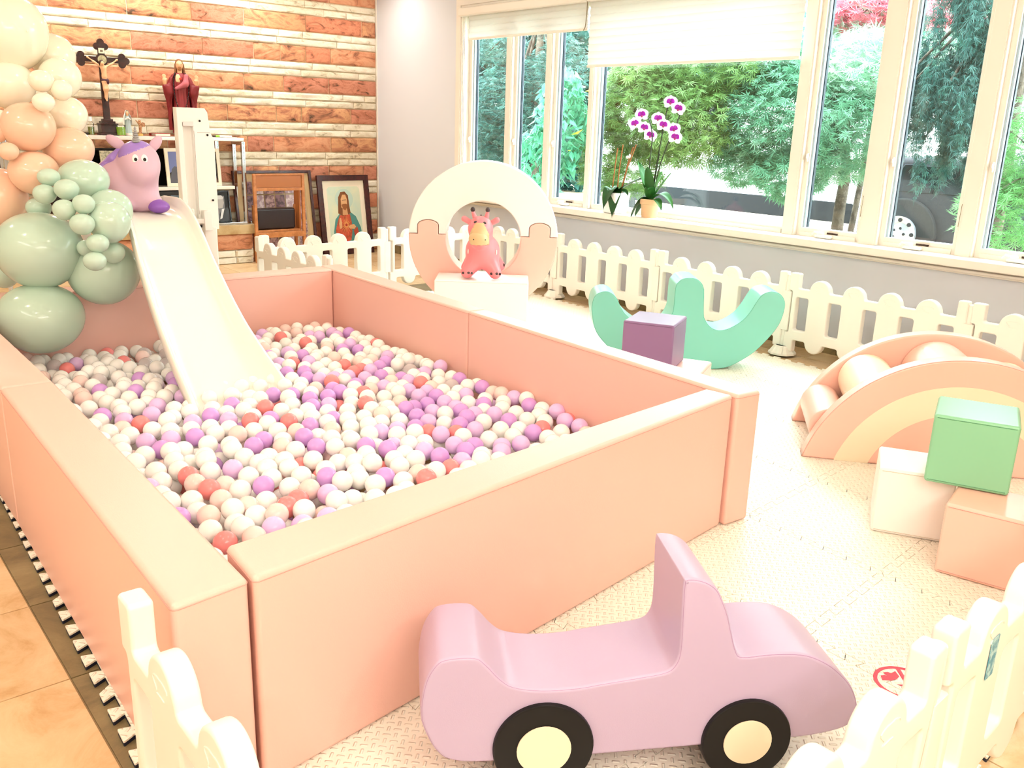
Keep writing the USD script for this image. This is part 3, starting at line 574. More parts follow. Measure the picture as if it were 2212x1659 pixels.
# ------------------------------------------------------------------ balls
BALLS = '25021051208K25861049211W25491139200L24871307212L25241231192L26621058191W26201185210K26061278206W26801137194W27490999205K27361078214W25981399212W25391521208W26801251198R25181595209W27701146193K26171473190W27261315191R26961419198L27891223186W25581663199W28621088200K29141003200W27691383201K26681599202W25821769214R27481506212W28301334199W28751253209P29061178201W26371702200W29631086207R27571583197W28241483207P27141670200P26591786204K29941157192K30421065206K28991416202W29471317200W26561865199W28301612190W30101255200W27721706164R25991982196W29051521200W28351687216W27751774201W26671942188R30271338209W30021415200W31411077200R26182056214W29021648203W31401159200W31161238200L26912017194L28021868200W26032136197W28511797199W32330988209W29701611187W31101344202W32191069200W30291532200W27731966200P29381721210W30891439198W26842112200W32311180214W28821867198W30111679188K30881508158R31591405198W27622089202P28641952200L29481828208P26732207200L32081325200W28102013151W33231088200W31641524202W33041203200W29451929210W31001669204W32831308215W30491785200P27962160198P28502094200L31551613200P26002428213W27412264190L30131897187L26982333200L34001102214W32391501198K33641164159W29542013194W33071408201P34501018200W30781853171W31441772200W28232258200W28952173208W31981707205W33721335200W34401167192W34781093200P29752113207L32751618208P33121539195W31491860208W26872477200W34311265200W27922368200W30921964201W33541472199P30602035207W29692191197R32161799181W32911692188W27742468203P31741934196L30682111189R29572285200L27102577200W34161498162W28932379200W33741633199K34751412202K31632012195L36021071200L33141771197K28502449198W35751164200L35491256200P32491916212W34261570200W32881850200W31432094194P30342259206P28012544198R35441341200W34891489198W34081714200P31042225197W27152694203L32691994200W33931792205W35091562211W32991931154W30202382200W31702181196L36621193206W36741102158L32462075200W35811417195W27912674213L37201044200W33761885207W29662486200P36261353200W36561280196W30932340210P28612614200W35091663201R29292564200W33701966202W37311141200W33342037214K34461850195P36081527203R32572177200P35051776201W35891613200P32042299204W28362735190R31252410203L29342642205W35631723199W37341315200L36811457200L30802492200L38271046195K37071377154W33632109199W37861224213W29102732216L30342586200W32002387201P36751568197W32802281196L35341869201W38411127200R35041956200W33672188205P35921798207W29832704211W34622060201W31652496192W37791414200P36731706200W38501268200W31282580200W34512141196W39211082200L37581562207W32752412195L30622692212P36641771151W34022257189P39670994200W38021499191W36491851201P35432077205R39251152152W32262543200P37601668200R36341929199L38841359201W39471209200L34782227200K33592406200L37271787200W34062336190P32922499198W31922637202W38791461198W31292733220W36112039194W35272165166W38241618200W39561314203W40431026200P38811557200P36082124211W32842597200W32052716210L33932479201W40541113199W39691392197W35902208200W37651898200P38131809212W38681691211W35142360200L34662432200P36922079207W32822697214K33902558204L37541989200P40551272200L35972292211W40931193200W37012157202R41361058151W39471674200W41381126200W38341940204W38731859200P32872748153P41871008200W35542436200L39251783200P33592705198K40401511200W37852073204P34682569198W36212372200L41451254193W35282518196W36742312204W37792151211W40331620200W37442223198K34362696211P41331417200L42321101200W41701345203W38991999201K36042496199K38642076196P35022653208W39461936199W37022386198W37532309198L41211549181R42431203200W35672598200C43031018213K42281291197W40911663159W38552203200P41831498203W36912491204R43161092199W39452037150W39332107213R35232731194W40381899200W42421403200W38392293199W36602584200W41431715200W41781634200W38062384200K40311986197W37642461201L42981338212W41201807191W43541159200W39462188204W43361263200P36322697206P37532548201W40362095205L42881514203W42231719191W39382306200L41561894202W44441044191K38432469195P41991799192W44081229208W44341127200P41261982201W40292174199L42971591200W37102701197W43581465200P41092061197P39262397200P40182252198L43961381200W38422547201W44341305193W37802664197W45241031200W43001755200P41182162201W38522624200L43521670200W44061539196W40942237191W44961257200W42551919196W45361122202W39242511151W39752468191W40712314199R40352397206L44871381204W42472012200P42122097200P39372587200C44691492200L44321633214K43881752210W38582733220L43591835201W46231015201W45661267155W41122383194R45601352196P39292701210W42362188204W43331987201W46411092200K41932269202W46231174200C45461426180W45011587200W44641732201P40942490200P44351833215W46311273200W40562582210W43012144196W41572446202W44201927194W45811506191W43582079206W42232342198R47251020197W40002735198W40662659225W45051801195W45501726200L43032273200W47381118196W45961628195W47291216213W46771400199W43612199209L41562566202P44322058202L45081888194R42352445200K46751479211W40792732200W44242136197R45001982203W41402658203W47211340157W48071043193W42332524200K45731844196W47941172207W46811560194W46261750193K43162421200W47821271191W44132266207W45292053215W47401449152W47791374202W41582733196W48491117169W47111633202W43922373200K45062164210W46191927210W47611560200C42582643200L46651841214W43402515192W48671238200W48501330204W48111466200C42362731204W49261101200R44932321200W49441030167W46512003213W43372615205W45382250200P46232083200P47691733200W46931941190W47501823196W44512469199W49251304206W43152731197W49171383200R48341674207W49691233212W45302395200W48911539192W50211063200C44152616200W46442211200L45932310194W50141169200L47212051194W47611972213W46872148190W48861625150W43912713195W50041330200W44882586195P45372508200P49651499203K48381866191W48721796192W47552119213K51141004213W48221940154W49571624200C50681232197W46512366200W46102449204K44682712214W48122043193W47082282197W45262652208W51281112204W50581408201W48711985213W50891332196W47802200200W50391531200C45912589211L49681750193W49571829215L48392132212W51831045196W51411269205W45412739202R51831163190W50551654213W49471946199W46622561209W47132501200W47752392207R50541733195R51641369195R49372026156K48342291203W50161882197K46202739208W46722647200W51711447194W51531527191W49772076205W47462575212W49252204200W50891816206W48512375193W51461658206W48322453198W50611950191W46972734193W50492050197W50032181200L49482314214R51791754190W48192629209L49182434194W51711846192L47752735204W48872540205L50192265202W50942119195P51621972194W48282682151K50032369200W49612515195L48542731212P51752060197W50732339215W51132270206L51582196190W50592401153W49452662202L49162746166W50692478200K50182607202W51522345200W51352411151K49922741187W50932575200W50442679207W51862459200K51822539203W50692747168K51592654200K51442734188K19160829200W19940779195W19490913206W19080910132W19110986181L20160856200W19261068213P19930905132W20210985210W19380984086W20510819141W21200794209W20840912211W19551079133K19451176194W19971111210W20191016130W20750953135W21570878203W21420822133L21160987200W19781156117W19871241201W19481320203W20461179215W20691084144W21241065208W22320833194W19841244118P22070936192W20591142094W22210799089W20181310167K21700932090W21561039137P19991390200W20651228135W20851283210W22380884131K21861113211W21231155136W23060851203W22331047208W23000776131W19771492214W19561424101W21801188195K20501301094R23170883133K20751376149W22751001140K21671278194W23940776194W20021487136W22671132212W21211316131W21161411215W23370983195W20581489198K23790906200W22511110130W20251560213W19711617198W23261073207W23730802088R22761210210W21811368202W22361235135W21061453138W22491304199W24360830137W21541395122W24190995206W21451505215W24560891198W23671047146R20341609147K20811613213W24200949139W25030830213W21061533146W20361686206W22191317086K23621189196W24061109201W23151223137P20101659089W23321293195W22431457199W22611391149K21961487134W20111731135W24531036138L21741585191W25210802097W20381772204W21291629134W24780957087W21241689199W23101332103W25370969200R25630843156W19981857211W24511211212W23901259137W23351432210W25500921138W26290800213W22831527204W23861366195W25311009133W24941111143W20051850133K21051743135R22151661206W26190887192W22431570133W23141483140W20721849191W24751204131W21481787213W20051942196W22931604198W26450963200W26740803145W23761418092W24621308132W22421664131L25881064135W24151471197L23831545202W21691747086W27100855201W21511816136K22371763206W22851691192W20181968123P24601388131W20422014200W25521211107L21761864191W25111388194W26081142140W23711637191W21301956199W27570793140R25661290134W27230943144W22821749131L24411530140W23921558085W24941462140W28060821203W26341219136W22561830139K27890913205P23631739199W27081003094R20732085200W22631888194L21192018142W20322151212L27151080131K27990871141W24391626134W27171168131W20582127132W26351368148K24821670192W23611839192K21532087204W28680866197W28250990192W23981772135W22441970139W29210782213W25551555135K24611755194W22492023198W25811483087W24491710108W21142165193W28980777134W28580936140P27341253136P20512221156W22092053136R23191937145W28211082135W23721922205W29170927214W24391837191W23721874113W23261994202W21622138136W28701019129W29380869135W24501807090R20402297143W28381182140W27441356109L21012284193W26721539143W26161613116W25241789162L29360946136W27201458135W29950843191W22092211211W23542010119P21652226137W25781732131W20592371205W30280775160W23182081136W22912158208W28481270135K24721946197W29191122149W25311880209W23692088204W24322018208W24951888132P22742151131K30200933199W21042301090P24271989131W28111423138W25721800096K28911218091W30050940101W20552390106P25871845163W30900810199P29851057131W22672266196W30610806090R21302366130W23512160152W30610894141W22052346212W20662444165W28971329132W24072081108W29541222138W22082281086W23332223196K21472410202W31040918202L25651934143L28331505131W26981746143K25101995117W24742098198W30730970135W24142185202W25352044197W22492332133W31340823130P30361097087W26241895100W22932346198W20872536208W22012406147W21412456138L27861656096W31770845202W21612487213W30391207138W26971847130W24702149133W28801572146P31540979196W30901109142P20872521115R23762267140W29431467146W32230781213W25872026134W22692424201W25392100135W30041360135R31670900120K25262158192R27831742089K31291028099K23862335205W32150802131W27831813135W23492359132K28561719134W30741303143K22532500203W32450902204W31101172090K26941970119L32050966138W20792651193W29051627094L25102214136W27571905145W29771540143R21212603145W24872288194W26162100128W32800831193W31711113133K23052457130W21962565135W25832187143W32430887089W23602459200W24352395206R21892616193W25612263198W29511679138W24402360136K31441256096W30981403130W32401042130W29091778139R31521318143W27192063133W32950953170W33270791136R24042445132W33450879203W21692641093R32491139136W22642629206W23242572197P24402472209W30501601134P32251212133W25152403203W25142344089L33100936089W33960797209P29891749139W26382251148P23772524145W25782305122W33610954212W27052172135W25982336196W28501967104W23282583118K24812457142K29221914133W33431022139P33840870133W25532390137W32031406133K24142577214K22862654136W32361309098W28002108130W31341574136K34400863214W29821843097W23752640195W34680776198W25282505199L33411126089R30901715103R27782217138W24712556138W34530937195W33011331138W29062056135W26552398162W31511682146K33461248137P34101075143K29691981108W32261553135P34261002094W25332516088W25892465099R28802144133W26062509198W35010820130W27632314133W24622663193W24272663115K32991485136K25542572150W31451768103W30471963136W25492617212W32391629133W35050958139W29992053133W35590839191W27272412137K28842235137W34121298126W33751405137W35530961198W31161913130W25272656132W35171047130W26772514133K32411736133P34711233138W30192139132W36330807191W26232648201K35191166134K28442377134W36320886213W36120857132W34471376121W36000959134W32071898134W33731586135W31222042136P27552517136W29262321130W35081321133L26792630149W36450983202W29962259131W26302657087W28232477130W31901968098W33521716142W32981793098W36940787135W31212147136W32731878098K36471021122K35181424135K37180853190W35881241131W31962061141P27662607130W29102451140W30082336136W36231159119K37200930200W34251675131P34691610142L30812260104P33521862134W29812417140K33991748089W37180982137W35141536106W35971313086W28712574131P34151814133K38020820193W35811481146W32242145130K37540925092W31372302149W37850980205W37091202144W36691290105K35471622134R35011729134W38070874137W38250912207W30792410135W38210798106W37631082134W32122241131K29732557137W33192089135W36501421119W34121934133R30342496133W28992665136K38180986131K31612381131W38910775153P36681510145P37621262143W34052040135W38800850133W39130832203W38950945207W32742247086W33212210135W36331652131W38750918093W38171201142W30082646133W32432355132W31022540136K37341444092W38891026142K36971606132K35561913136W39580790117W35082011137W38111352138W36051842137W34082188139W37521524134W33172337147W39900832191L39650883136W34752104124W31062625134W32242484140W39470970105K38111439121K38951234139W32012564130R40290897204W37501675124R39641087130K33082452136W36081986131W40670792201W34612228089K39171311130W35192162087W38131613085P37521774106L31922671133R40001179139W37111921142W38131720139K40850936153W33282544146W37671846141W35112305140W32872590092W41210783122P41200860152L41490784194W36442100133W41320927213W39991330136K36122180127P32972656148L34162480093P40801138131W37272035143R36182258134W33752612138L38081892091R40911233131P42250798198W34802500138W42000825118P36842207140W35782379137W40551448134W42090940141P38371970132W42420890190W41031347139W37752104134W41631194139L41861119136W40021646092K37372183089L34862615134W39851744086W41731283120W42511031131W36372437138W41331416094W43070831148K38032178131P40871572091R34432745149C43530796200W37322356133W42381207095K37892276134W42761124140K41471511098W40611768148W43620883198W42021411131W40311833111R36532523131W43440976141W42491342139K37232457135W41751581135P42951234141W35902664132K44290781203W36452599117L42231510131R44140959206W43571122132R40801912137W39112243135W44480858199W40052087131L39682165133W38552402141W44740777139W43181403131W44490930136W42581573102K37082640136W44331009097P43691324142W44071185135W44720854091W40982017131W37712588138W45040954211W42811667145W42021859134R45370836195W40702144134W40162217088R43321553131W38872456089K42671775130W41721989131W44841076086P45260975134W39902366137W41392094120W44431355131W45660849088R46100793195W46000883205W38122673099K45101199132K44251492133W45471063133W42931863135W41052245112W45960944144W44761428142K44111618136W43541776131W46310867134W39252606126W42422060138W42032145131W38712704139W44101719144L46650787137W40502460142W39862559110W46900832195W45111500132W46800927192W42002235133L41632313139W43481950130W46331110117L43182038131P44121863146W46761028131W44521785131W39932668149P40732550140W41622404138W45011698142K47260890132R46261347136K46741174140W45521595133R42972206142W47820798196W41272510090K47770921202W43782056085K44361998131W40962635132W40442693089W41802509147W47661005131W42852327146W47111263137W46551454131W48110780087W43812163130W48220878149W45581794135W44971943131R42702403133W47811084131W46131686141L41722615141W45451879119K48640799148W47821198131R44762072139W48560967191K48830876215W46741607131P41532689133W42822486145K45372016134W43502394133W43932319141L44542230147R44702160088R48621004087W46221814086K49310815194W42662573133W49030912137K48311282133W49330776109W42312665131W45292128144W47141699146W46391891141W49350968214W47611599133W46151986142L49430864091W48091459112K46891830133W48461381140W43962477143K49850881192W45392206085R50150783190W49321167134K43662585132K49231246144K49900928127W48381553131R44782412138W45082328089W43392665131W46152169134W47761763098W48891463139W45782259131W47081995131W50680836215W44652478098P49971112144W50201008133W50520942205W47751875134K48461731147W49981231133W50590901092L48211812137W50840838140W45942377147K44532634131R49701445132R51190897193L45662427093R51400775145W46652284131W51090953133W47422131133W50921064143K50161382138W50641170098L49191697089W51720825210W47182228110W45932491134L49211776131R50011591146R51800963215K50371460094W48442018092W45902568135W51281190137W45172706132W51730953087W50031682139W47052392139W46682461134W48122148096W49591847134W48672097136L51061457138W46582525092W48342217137W51581318135W50221789135W50871610146W47992339131W46452619087W46322696131P51291536102W49332135136W50021945099L51851378088W47552531131K51811468121W47162624133W51041803130L51411708138W51781601144W48722373096W49512229125K48372452095P50901887098L47042709090L50182111141W50612001132W49282322138R48222569145P50382204130W49082484131W51621906130W50062270087W50352328137W51592043095R51302147132P50132485141W49572596132W49122688086W51142336103W50102550089R51622271131R50992444089W50802534127K50352673130W51462494130L51772430088W51092634141W51762590141K51802744116W'
RB = 0.0395
BM = {'W': M('white_ball', '#fffbf4', 0.2), 'K': M('pale_pink_ball', '#fcdcd2', 0.2), 'L': M('lilac_ball', '#e9c2ee', 0.2), 'P': M('purple_ball', '#d7a2e4', 0.2), 'R': M('coral_ball', '#f98f8d', 0.2)}
def clear_mat():
    n = {'t': ('transparent_bsdf', {'color': (0.97, 0.96, 0.96)}), 'p': ('principled_bsdf', {'base_color': lin('#efe4e2'), 'roughness': 0.12, 'specular_ior_level': 0.6}), 'm': ('mix_closure', {'fac': 0.55})}
    return usdkit.material(stage, '/World/Looks/pearl_ball', n, [('t.BSDF', 'm.closure1'), ('p.BSDF', 'm.closure2')], surface='m.closure')
BM['C'] = clear_mat()
BN = {'W': ('white_ball', 'white plastic'), 'K': ('pale_pink_ball', 'pale pink plastic'), 'L': ('lilac_ball', 'light lilac plastic'), 'P': ('purple_ball', 'deeper purple plastic'),
      'R': ('coral_ball', 'coral red plastic'), 'C': ('clear_ball', 'see-through pearly plastic')}
pts = [(-int(BALLS[i:i + 4]) / 1000, int(BALLS[i + 4:i + 8]) / 1000, int(BALLS[i + 8:i + 11]) / 1000, BALLS[i + 11]) for i in range(0, len(BALLS), 12)]
sph = ell((0, 0, 0), RB, 26); first = {}; rest = []
for i, (x, y, z, k) in enumerate(pts):
    if i < 300:
        zone = 'at the foot of the slide' if x < -3.2 and y < 2.2 else 'by the near short wall of the pit' if x > -2.45 else 'along the near left wall of the pit' if y < 1.1 else 'along the right wall of the pit' if y > 2.35 else 'in the middle of the pit'
        lab, grp = '%s ball lying %s' % (BN[k][1], zone), '%s balls %s' % (BN[k][1], zone)
        if k not in first:
            t = first[k] = thing(BN[k][0], lab, 'ball', (x, y, z), group=grp)
            obj('shell', sph, BM[k], t, True)
        else: dup(first[k], (x, y, z), 0, lab, grp)
    else: rest.append((x, y, z, k))
pi = UsdGeom.PointInstancer.Define(stage, '/World/ball_heap'); order = 'WKLPRC'
tag(pi, 'heap of white, pink, lilac and coral balls at the far side of the pit', 'balls', None, 'stuff')
for k in order:
    pr = usdkit.mesh(stage, '/World/ball_heap/' + BN[k][0] + '_shell', ell((0, 0, 0), RB, 20), BM[k], smooth=True)
    pi.GetPrototypesRel().AddTarget(pr.GetPath())
pi.CreatePositionsAttr(Vt.Vec3fArray([Gf.Vec3f(*p[:3]) for p in rest])); pi.CreateProtoIndicesAttr(Vt.IntArray([order.index(p[3]) for p in rest]))

# ------------------------------------------------------------------ slide
sd = thing('slide', 'white plastic slide running down into the ball pit', 'slide', (0, 0, 0))
Ls = smoothline([(-3.84, 1.385, 0.150), (-3.93, 1.40, 0.225), (-4.10, 1.40, 0.36), (-4.33, 1.405, 0.55), (-4.62, 1.43, 0.80), (-4.86, 1.47, 0.96), (-5.12, 1.51, 1.035), (-5.50, 1.51, 1.04)], 6)
Rs = smoothline([(-3.95, 1.93, 0.125), (-4.09, 1.905, 0.235), (-4.28, 1.895, 0.335), (-4.54, 1.89, 0.485), (-4.84, 1.885, 0.725), (-5.05, 1.88, 0.925), (-5.24, 1.875, 1.025), (-5.52, 1.87, 1.03)], 6)
SEC = [(-0.045, -0.05), (-0.05, -0.01), (-0.03, 0.003), (0.0, 0.004), (0.025, -0.008), (0.045, -0.045), (0.10, -0.068), (0.25, -0.078), (0.5, -0.08), (0.75, -0.078), (0.90, -0.068), (0.955, -0.045), (0.975, -0.008), (1.0, 0.004), (1.03, 0.003), (1.05, -0.01), (1.045, -0.05), (0.98, -0.085), (0.5, -0.105), (0.02, -0.085)]
rows = []
for a, b in zip(Ls, Rs):
    d = b - a; tng = np.array([1, 0, -1]) / 1.414
    rows.append([a + u * d + np.array([0.62 * w * 0.55, 0, w]) for u, w in SEC])
rows = np.array(rows); nr, ns = rows.shape[:2]; F = []
for i in range(nr - 1):
    for j in range(ns):
        a, b = i * ns + j, i * ns + (j + 1) % ns; F.append((a, a + ns, b + ns, b))
v = rows.reshape(-1, 3); V, F = arr((v, np.array(F)))
caps = [[(nr - 1) * ns + j for j in range(ns)], [j for j in range(ns)]]
V = np.vstack([V, rows[-1].mean(0), rows[0].mean(0)]); n0 = nr * ns
F = np.vstack([F, [[n0, (nr - 1) * ns + (j + 1) % ns, (nr - 1) * ns + j] for j in range(ns)], [[n0 + 1, j, (j + 1) % ns] for j in range(ns)]])
obj('chute', (V, F), SLIDEM, sd, 45)
# ladder tower behind the pit with one tall side board
def yz(poly, x0, x1, r=0.006):
    m = prism(poly, x1 - x0, r, 3); v, f = m
    return np.stack([v[:, 2] + x0, v[:, 0], v[:, 1]], 1), f
board = Polygon([(2.035, 0.80), (2.255, 0.80), (2.255, 1.36), (2.232, 1.40), (2.222, 1.52), (2.205, 1.545), (2.03, 1.545), (2.03, 0.80)])
obj('side_board', join([yz(board.difference(sbox(2.062, 0.86, 2.125, 1.455)), -5.72, -5.655, 0.005), yz(board.buffer(-0.012), -5.716, -5.69, 0)]), WPLAST, sd)
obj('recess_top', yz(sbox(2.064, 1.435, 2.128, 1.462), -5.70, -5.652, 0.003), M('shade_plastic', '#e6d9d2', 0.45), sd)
obj('edge_groove', box(-5.656, -5.6535, 2.128, 2.130, 0.9, 1.41), M('groove', '#b9a59b', 0.6), sd, False)
obj('edge_groove', box(-5.656, -5.6535, 2.150, 2.228, 1.398, 1.401), M('groove', '#b9a59b', 0.6), sd, False)
for y, z in ((2.168, 1.468), (2.212, 1.385), (2.222, 0.985), (2.195, 0.885)):
    obj('bolt', tf(cyl(0.0065, 0, 0.006, 12, 0.001), (-5.655, y, z), ry=90), BLACKV, sd)
obj('clip', join([yz(sbox(2.14, 0.80, 2.19, 0.925), -5.65, -5.60, 0.006), yz(sbox(1.98, 0.845, 2.15, 0.875), -5.66, -5.61, 0.004)]), WPLAST, sd)
obj('slot', box(-5.609, -5.606, 2.06, 2.125, 0.822, 0.838), BLACKV, sd, False)
obj('leg', rbox(-5.71, -5.64, 2.15, 2.235, 0.0, 0.82, 0.01), WPLAST, sd)
obj('leg', rbox(-5.95, -5.88, 2.10, 2.18, 0.0, 0.97, 0.01), WPLAST, sd)
obj('side_board', rbox(-5.95, -5.62, 1.42, 1.47, 0.0, 0.97, 0.012), WPLAST, sd)
for k in range(4): obj('step', rbox(-5.93, -5.80, 1.46, 2.12, 0.16 + 0.22 * k, 0.20 + 0.22 * k, 0.008), WPLAST, sd)
obj('platform', rbox(-5.92, -5.46, 1.46, 2.03, 0.915, 0.955, 0.01), SLIDEM, sd)

# ------------------------------------------------------------------ picket fence panels
FENCE = M('fence_plastic', '#efe9dd', 0.4, 0.45)
def fence(label, A, B, foot=(), pole=(1,), mark=True, sticker=False):
    A, B = np.array(A, float), np.array(B, float); L = np.linalg.norm(B - A); ang = math.degrees(math.atan2(B[1] - A[1], B[0] - A[0]))
    t = thing('picket_fence_panel', label, 'fence panel', (A[0], A[1], ZM), ang)
    s = L / 5.0; xs = [s * (k + 1) for k in range(4)]
    body = unary_union([sbox(0.012, 0.115, L - 0.012, 0.475)] + [Point(x, 0.475).buffer(0.075, 12) for x in xs] + [sbox(x - 0.075, 0.44, x + 0.075, 0.478) for x in xs] + [Point(x, 0.115).buffer(0.068, 12) for x in xs] +
                       [sbox(0.012, 0.40, 0.085, 0.578), sbox(0.012, 0.03, 0.085, 0.20), sbox(L - 0.075, 0.40, L - 0.012, 0.578), sbox(L - 0.075, 0.05, L - 0.012, 0.2)])
    body = body.difference(sbox(-0.1, 0.165, 0.042, 0.455)); body = body.buffer(0.012).buffer(-0.024).buffer(0.012).simplify(0.0004)
    slots = unary_union([sbox(s * (k + 0.5) - 0.047, 0.185, s * (k + 0.5) + 0.047, 0.415).buffer(-0.014).buffer(0.014) for k in range(5)])
    obj('panel', upright(prism(body.difference(slots), 0.05, 0.009, 3), -0.025), FENCE, t, 40)
    obj('joint_tab', upright(prism(sbox(L - 0.03, 0.172, L + 0.036, 0.448), 0.056, 0.006, 2), -0.028), FENCE, t)
    for k in pole:
        obj('joint_pole', tf(cyl(0.021, 0.0, 0.56, 14, 0.004), (L * k, 0, 0)), FENCE, t)
    for k in foot:
        obj('foot', tf(lathe([(0.001, 0.062), (0.05, 0.062), (0.062, 0.056), (0.085, 0.022), (0.095, 0.012), (0.097, 0.0), (0.001, 0.0)], 10), (L * k, 0, 0)), FENCE, t, 25)
    if mark:
        for x in xs:
            pts = [(x + 0.03 * math.cos(a) * (1 + 0.3 * math.sin(5 * a)), -0.0255, 0.49 + 0.022 * math.sin(a) + 0.004 * math.sin(3 * a)) for a in np.linspace(0.2, 5.2, 26)]
            obj('embossed_mark', tube(pts, 0.0016, 5), FENCE, t, 60)
    return t
Z6 = 0
P = [(-6.95, 5.45), (-5.91, 5.45), (-4.68, 5.42), (-3.46, 5.40), (-2.22, 5.38), (-0.98, 5.36)]
FL = ['white picket fence panel at the grey wall, behind the ring', 'white picket fence panel between the ring and the mint rocker', 'white picket fence panel behind the mint rocker',
      'white picket fence panel behind the rainbow rollers', 'white picket fence panel at the right end of the grey wall']
for k in range(5): fence(FL[k], P[k], P[k + 1], foot=(0, 1) if k < 4 else (0,))
fence('white picket fence panel in front of the stone wall and the framed print', (-6.79, 3.02), (-6.91, 4.28), foot=(0,))
fence('white picket fence panel left of the ring, in the room corner', (-6.915, 4.30), (-6.95, 5.44), foot=(0,))
fence('white picket fence panel with its shaded side showing, behind the pit corner', (-6.78, 3.00), (-5.56, 2.99), foot=(0,))
fence('white picket fence panel in the near left corner, below the pink wall', (-1.70, 0.445), (-0.46, 0.44), foot=(0, 1), mark=True)
nr = fence('white picket fence panel nearest on the right, beside the car rocker', (-0.555, 0.46), (-0.615, 1.60), foot=(1,))
ns = fence('white picket fence panel with a small blue sticker, near the pink block', (-0.617, 1.62), (-0.685, 2.86), foot=(1,))
obj('sticker', tf(prism(Polygon([(-0.018, -0.045), (0.018, -0.045), (0.018, 0.045), (-0.018, 0.045)]).buffer(0.004), 0.001), (0.2485, -0.0262, 0.43), rx=90), M('blue_sticker', '#3f93ad', 0.4, noise=(60.0, '#a7d3d6', 0.45, 0.6)), ns, label='small blue sticker')

# ------------------------------------------------------------------ soft blocks
def block(name, label, cat, c, half, yaw, z0, z1, mat, seam, group=None):
    t = thing(name, label, cat, (c[0], c[1], z0), yaw, group)
    a, b = half; obj('cover', rbox(-a, a, -b, b, 0, z1 - z0, 0.012, 14), mat, t, 30)
    ring = [(-a + 0.012, -b + 0.001), (a - 0.012, -b + 0.001), (a - 0.001, -b + 0.012), (a - 0.001, b - 0.012), (a - 0.012, b - 0.001), (-a + 0.012, b - 0.001), (-a + 0.001, b - 0.012), (-a + 0.001, -b + 0.012)]
    obj('piping', tube([(x, y, z1 - z0 - 0.0115) for x, y in ring], 0.0018, 6, True), seam, t, 60)
    obj('piping', tube([(x, y, 0.0115) for x, y in ring], 0.0018, 6, True), seam, t, 60)
    return t
WSEAM = M('white_piping', '#d9cdbb', 0.5)
def corner(p, yaw, a, b):
    """centre of a block whose front left corner is at p"""
    e = np.array([math.cos(math.radians(yaw)), math.sin(math.radians(yaw))]); g = np.array([-e[1], e[0]])
    return np.array(p) + a * e + b * g
block('foam_cube', 'white foam cube under the green one', 'foam block', corner((-1.538, 3.158), 29, 0.137, 0.137), (0.137, 0.137), 29, ZM, 0.283, WHITEV, WSEAM)
block('foam_cube', 'pink foam cube half under the green one', 'foam block', corner((-1.222, 3.028), 14, 0.15, 0.137), (0.15, 0.137), 14, ZM, 0.282, PEACHV, PINKSEAM)
block('foam_cube', 'green foam cube resting on the white and pink cubes', 'foam block', corner((-1.368, 3.160), 22.5, 0.139, 0.142), (0.139, 0.142), 22.5, 0.284, 0.545, GREENV, M('green_piping', '#5a9c72', 0.5))
block('foam_cube', 'purple foam cube in front of the mint rocker', 'foam block', corner((-3.150, 3.405), 27, 0.137, 0.15), (0.137, 0.15), 27, 0.283, 0.535, PURPV, M('purple_piping', '#6b4a73', 0.5))
block('foam_cube', 'pink foam block under the purple cube', 'foam block', (-3.04, 3.66), (0.205, 0.19), 27, ZM, 0.282, PINK, PINKSEAM)
block('foam_step', 'low white foam step block under the pink giraffe', 'foam block', (-5.56, 4.339), (0.367, 0.185), 50, ZM, 0.333, WHITEV, WSEAM)

# ------------------------------------------------------------------ ring
rg = thing('foam_ring', 'upright foam ring with white top half and pink bottom half', 'foam ring', (-5.714, 4.458, ZM), 50)
RC = 0.605
annul = Point(0, RC).buffer(RC, 64).difference(Point(0, RC - 0.01).buffer(0.302, 48)); SPL = 0.625
tabs = unary_union([sbox(c - 0.085, SPL - 0.05, c + 0.085, SPL + 0.065).union(affinity.scale(Point(c, SPL + 0.065).buffer(0.085, 16), 1, 0.55)) for c in (-0.447, 0.455)])
low = annul.intersection(sbox(-1, -1, 1, SPL)).union(tabs.intersection(annul)); upp = annul.intersection(sbox(-1, SPL, 1, 2)).difference(tabs)
def clean(p): return p.buffer(-0.0015, join_style=2).simplify(0.0003)
obj('upper_half', upright(prism(clean(upp), 0.27, 0.010, 3, 0.05)), WHITEV, rg, 35)
obj('lower_half', upright(prism(clean(low), 0.272, 0.010, 3, 0.05), -0.001), PINK, rg, 35, label='pink lower half with two rounded tabs')

# ------------------------------------------------------------------ mint rocker
rk = thing('foam_rocker', 'mint green two-seat foam rocker with a round backrest', 'foam rocker', (-3.583, 4.456, ZM), 50)
Lh = [(-0.424, 0.40), (-0.442, 0.437), (-0.468, 0.469), (-0.501, 0.488), (-0.537, 0.489), (-0.572, 0.475), (-0.595, 0.448), (-0.606, 0.40), (-0.604, 0.355), (-0.584, 0.26), (-0.539, 0.183), (-0.45, 0.10), (-0.34, 0.04), (-0.2, 0.006), (0.0, 0.0), (0.18, 0.0), (0.258, 0.006)]
Rh = [(0.337, 0.034), (0.451, 0.112), (0.524, 0.19), (0.581, 0.268), (0.613, 0.335), (0.628, 0.417), (0.622, 0.466), (0.594, 0.505), (0.552, 0.522), (0.512, 0.520), (0.474, 0.500), (0.446, 0.460), (0.413, 0.395), (0.371, 0.336), (0.311, 0.290), (0.257, 0.266), (0.209, 0.263), (0.167, 0.280), (0.131, 0.32), (0.115, 0.365),
      (0.106, 0.50), (0.100, 0.53), (0.084, 0.562), (0.05, 0.588), (0.006, 0.594), (-0.037, 0.587), (-0.063, 0.566), (-0.081, 0.53), (-0.083, 0.40), (-0.09, 0.36), (-0.115, 0.31), (-0.16, 0.275), (-0.21, 0.262), (-0.27, 0.27), (-0.33, 0.30), (-0.39, 0.35)]
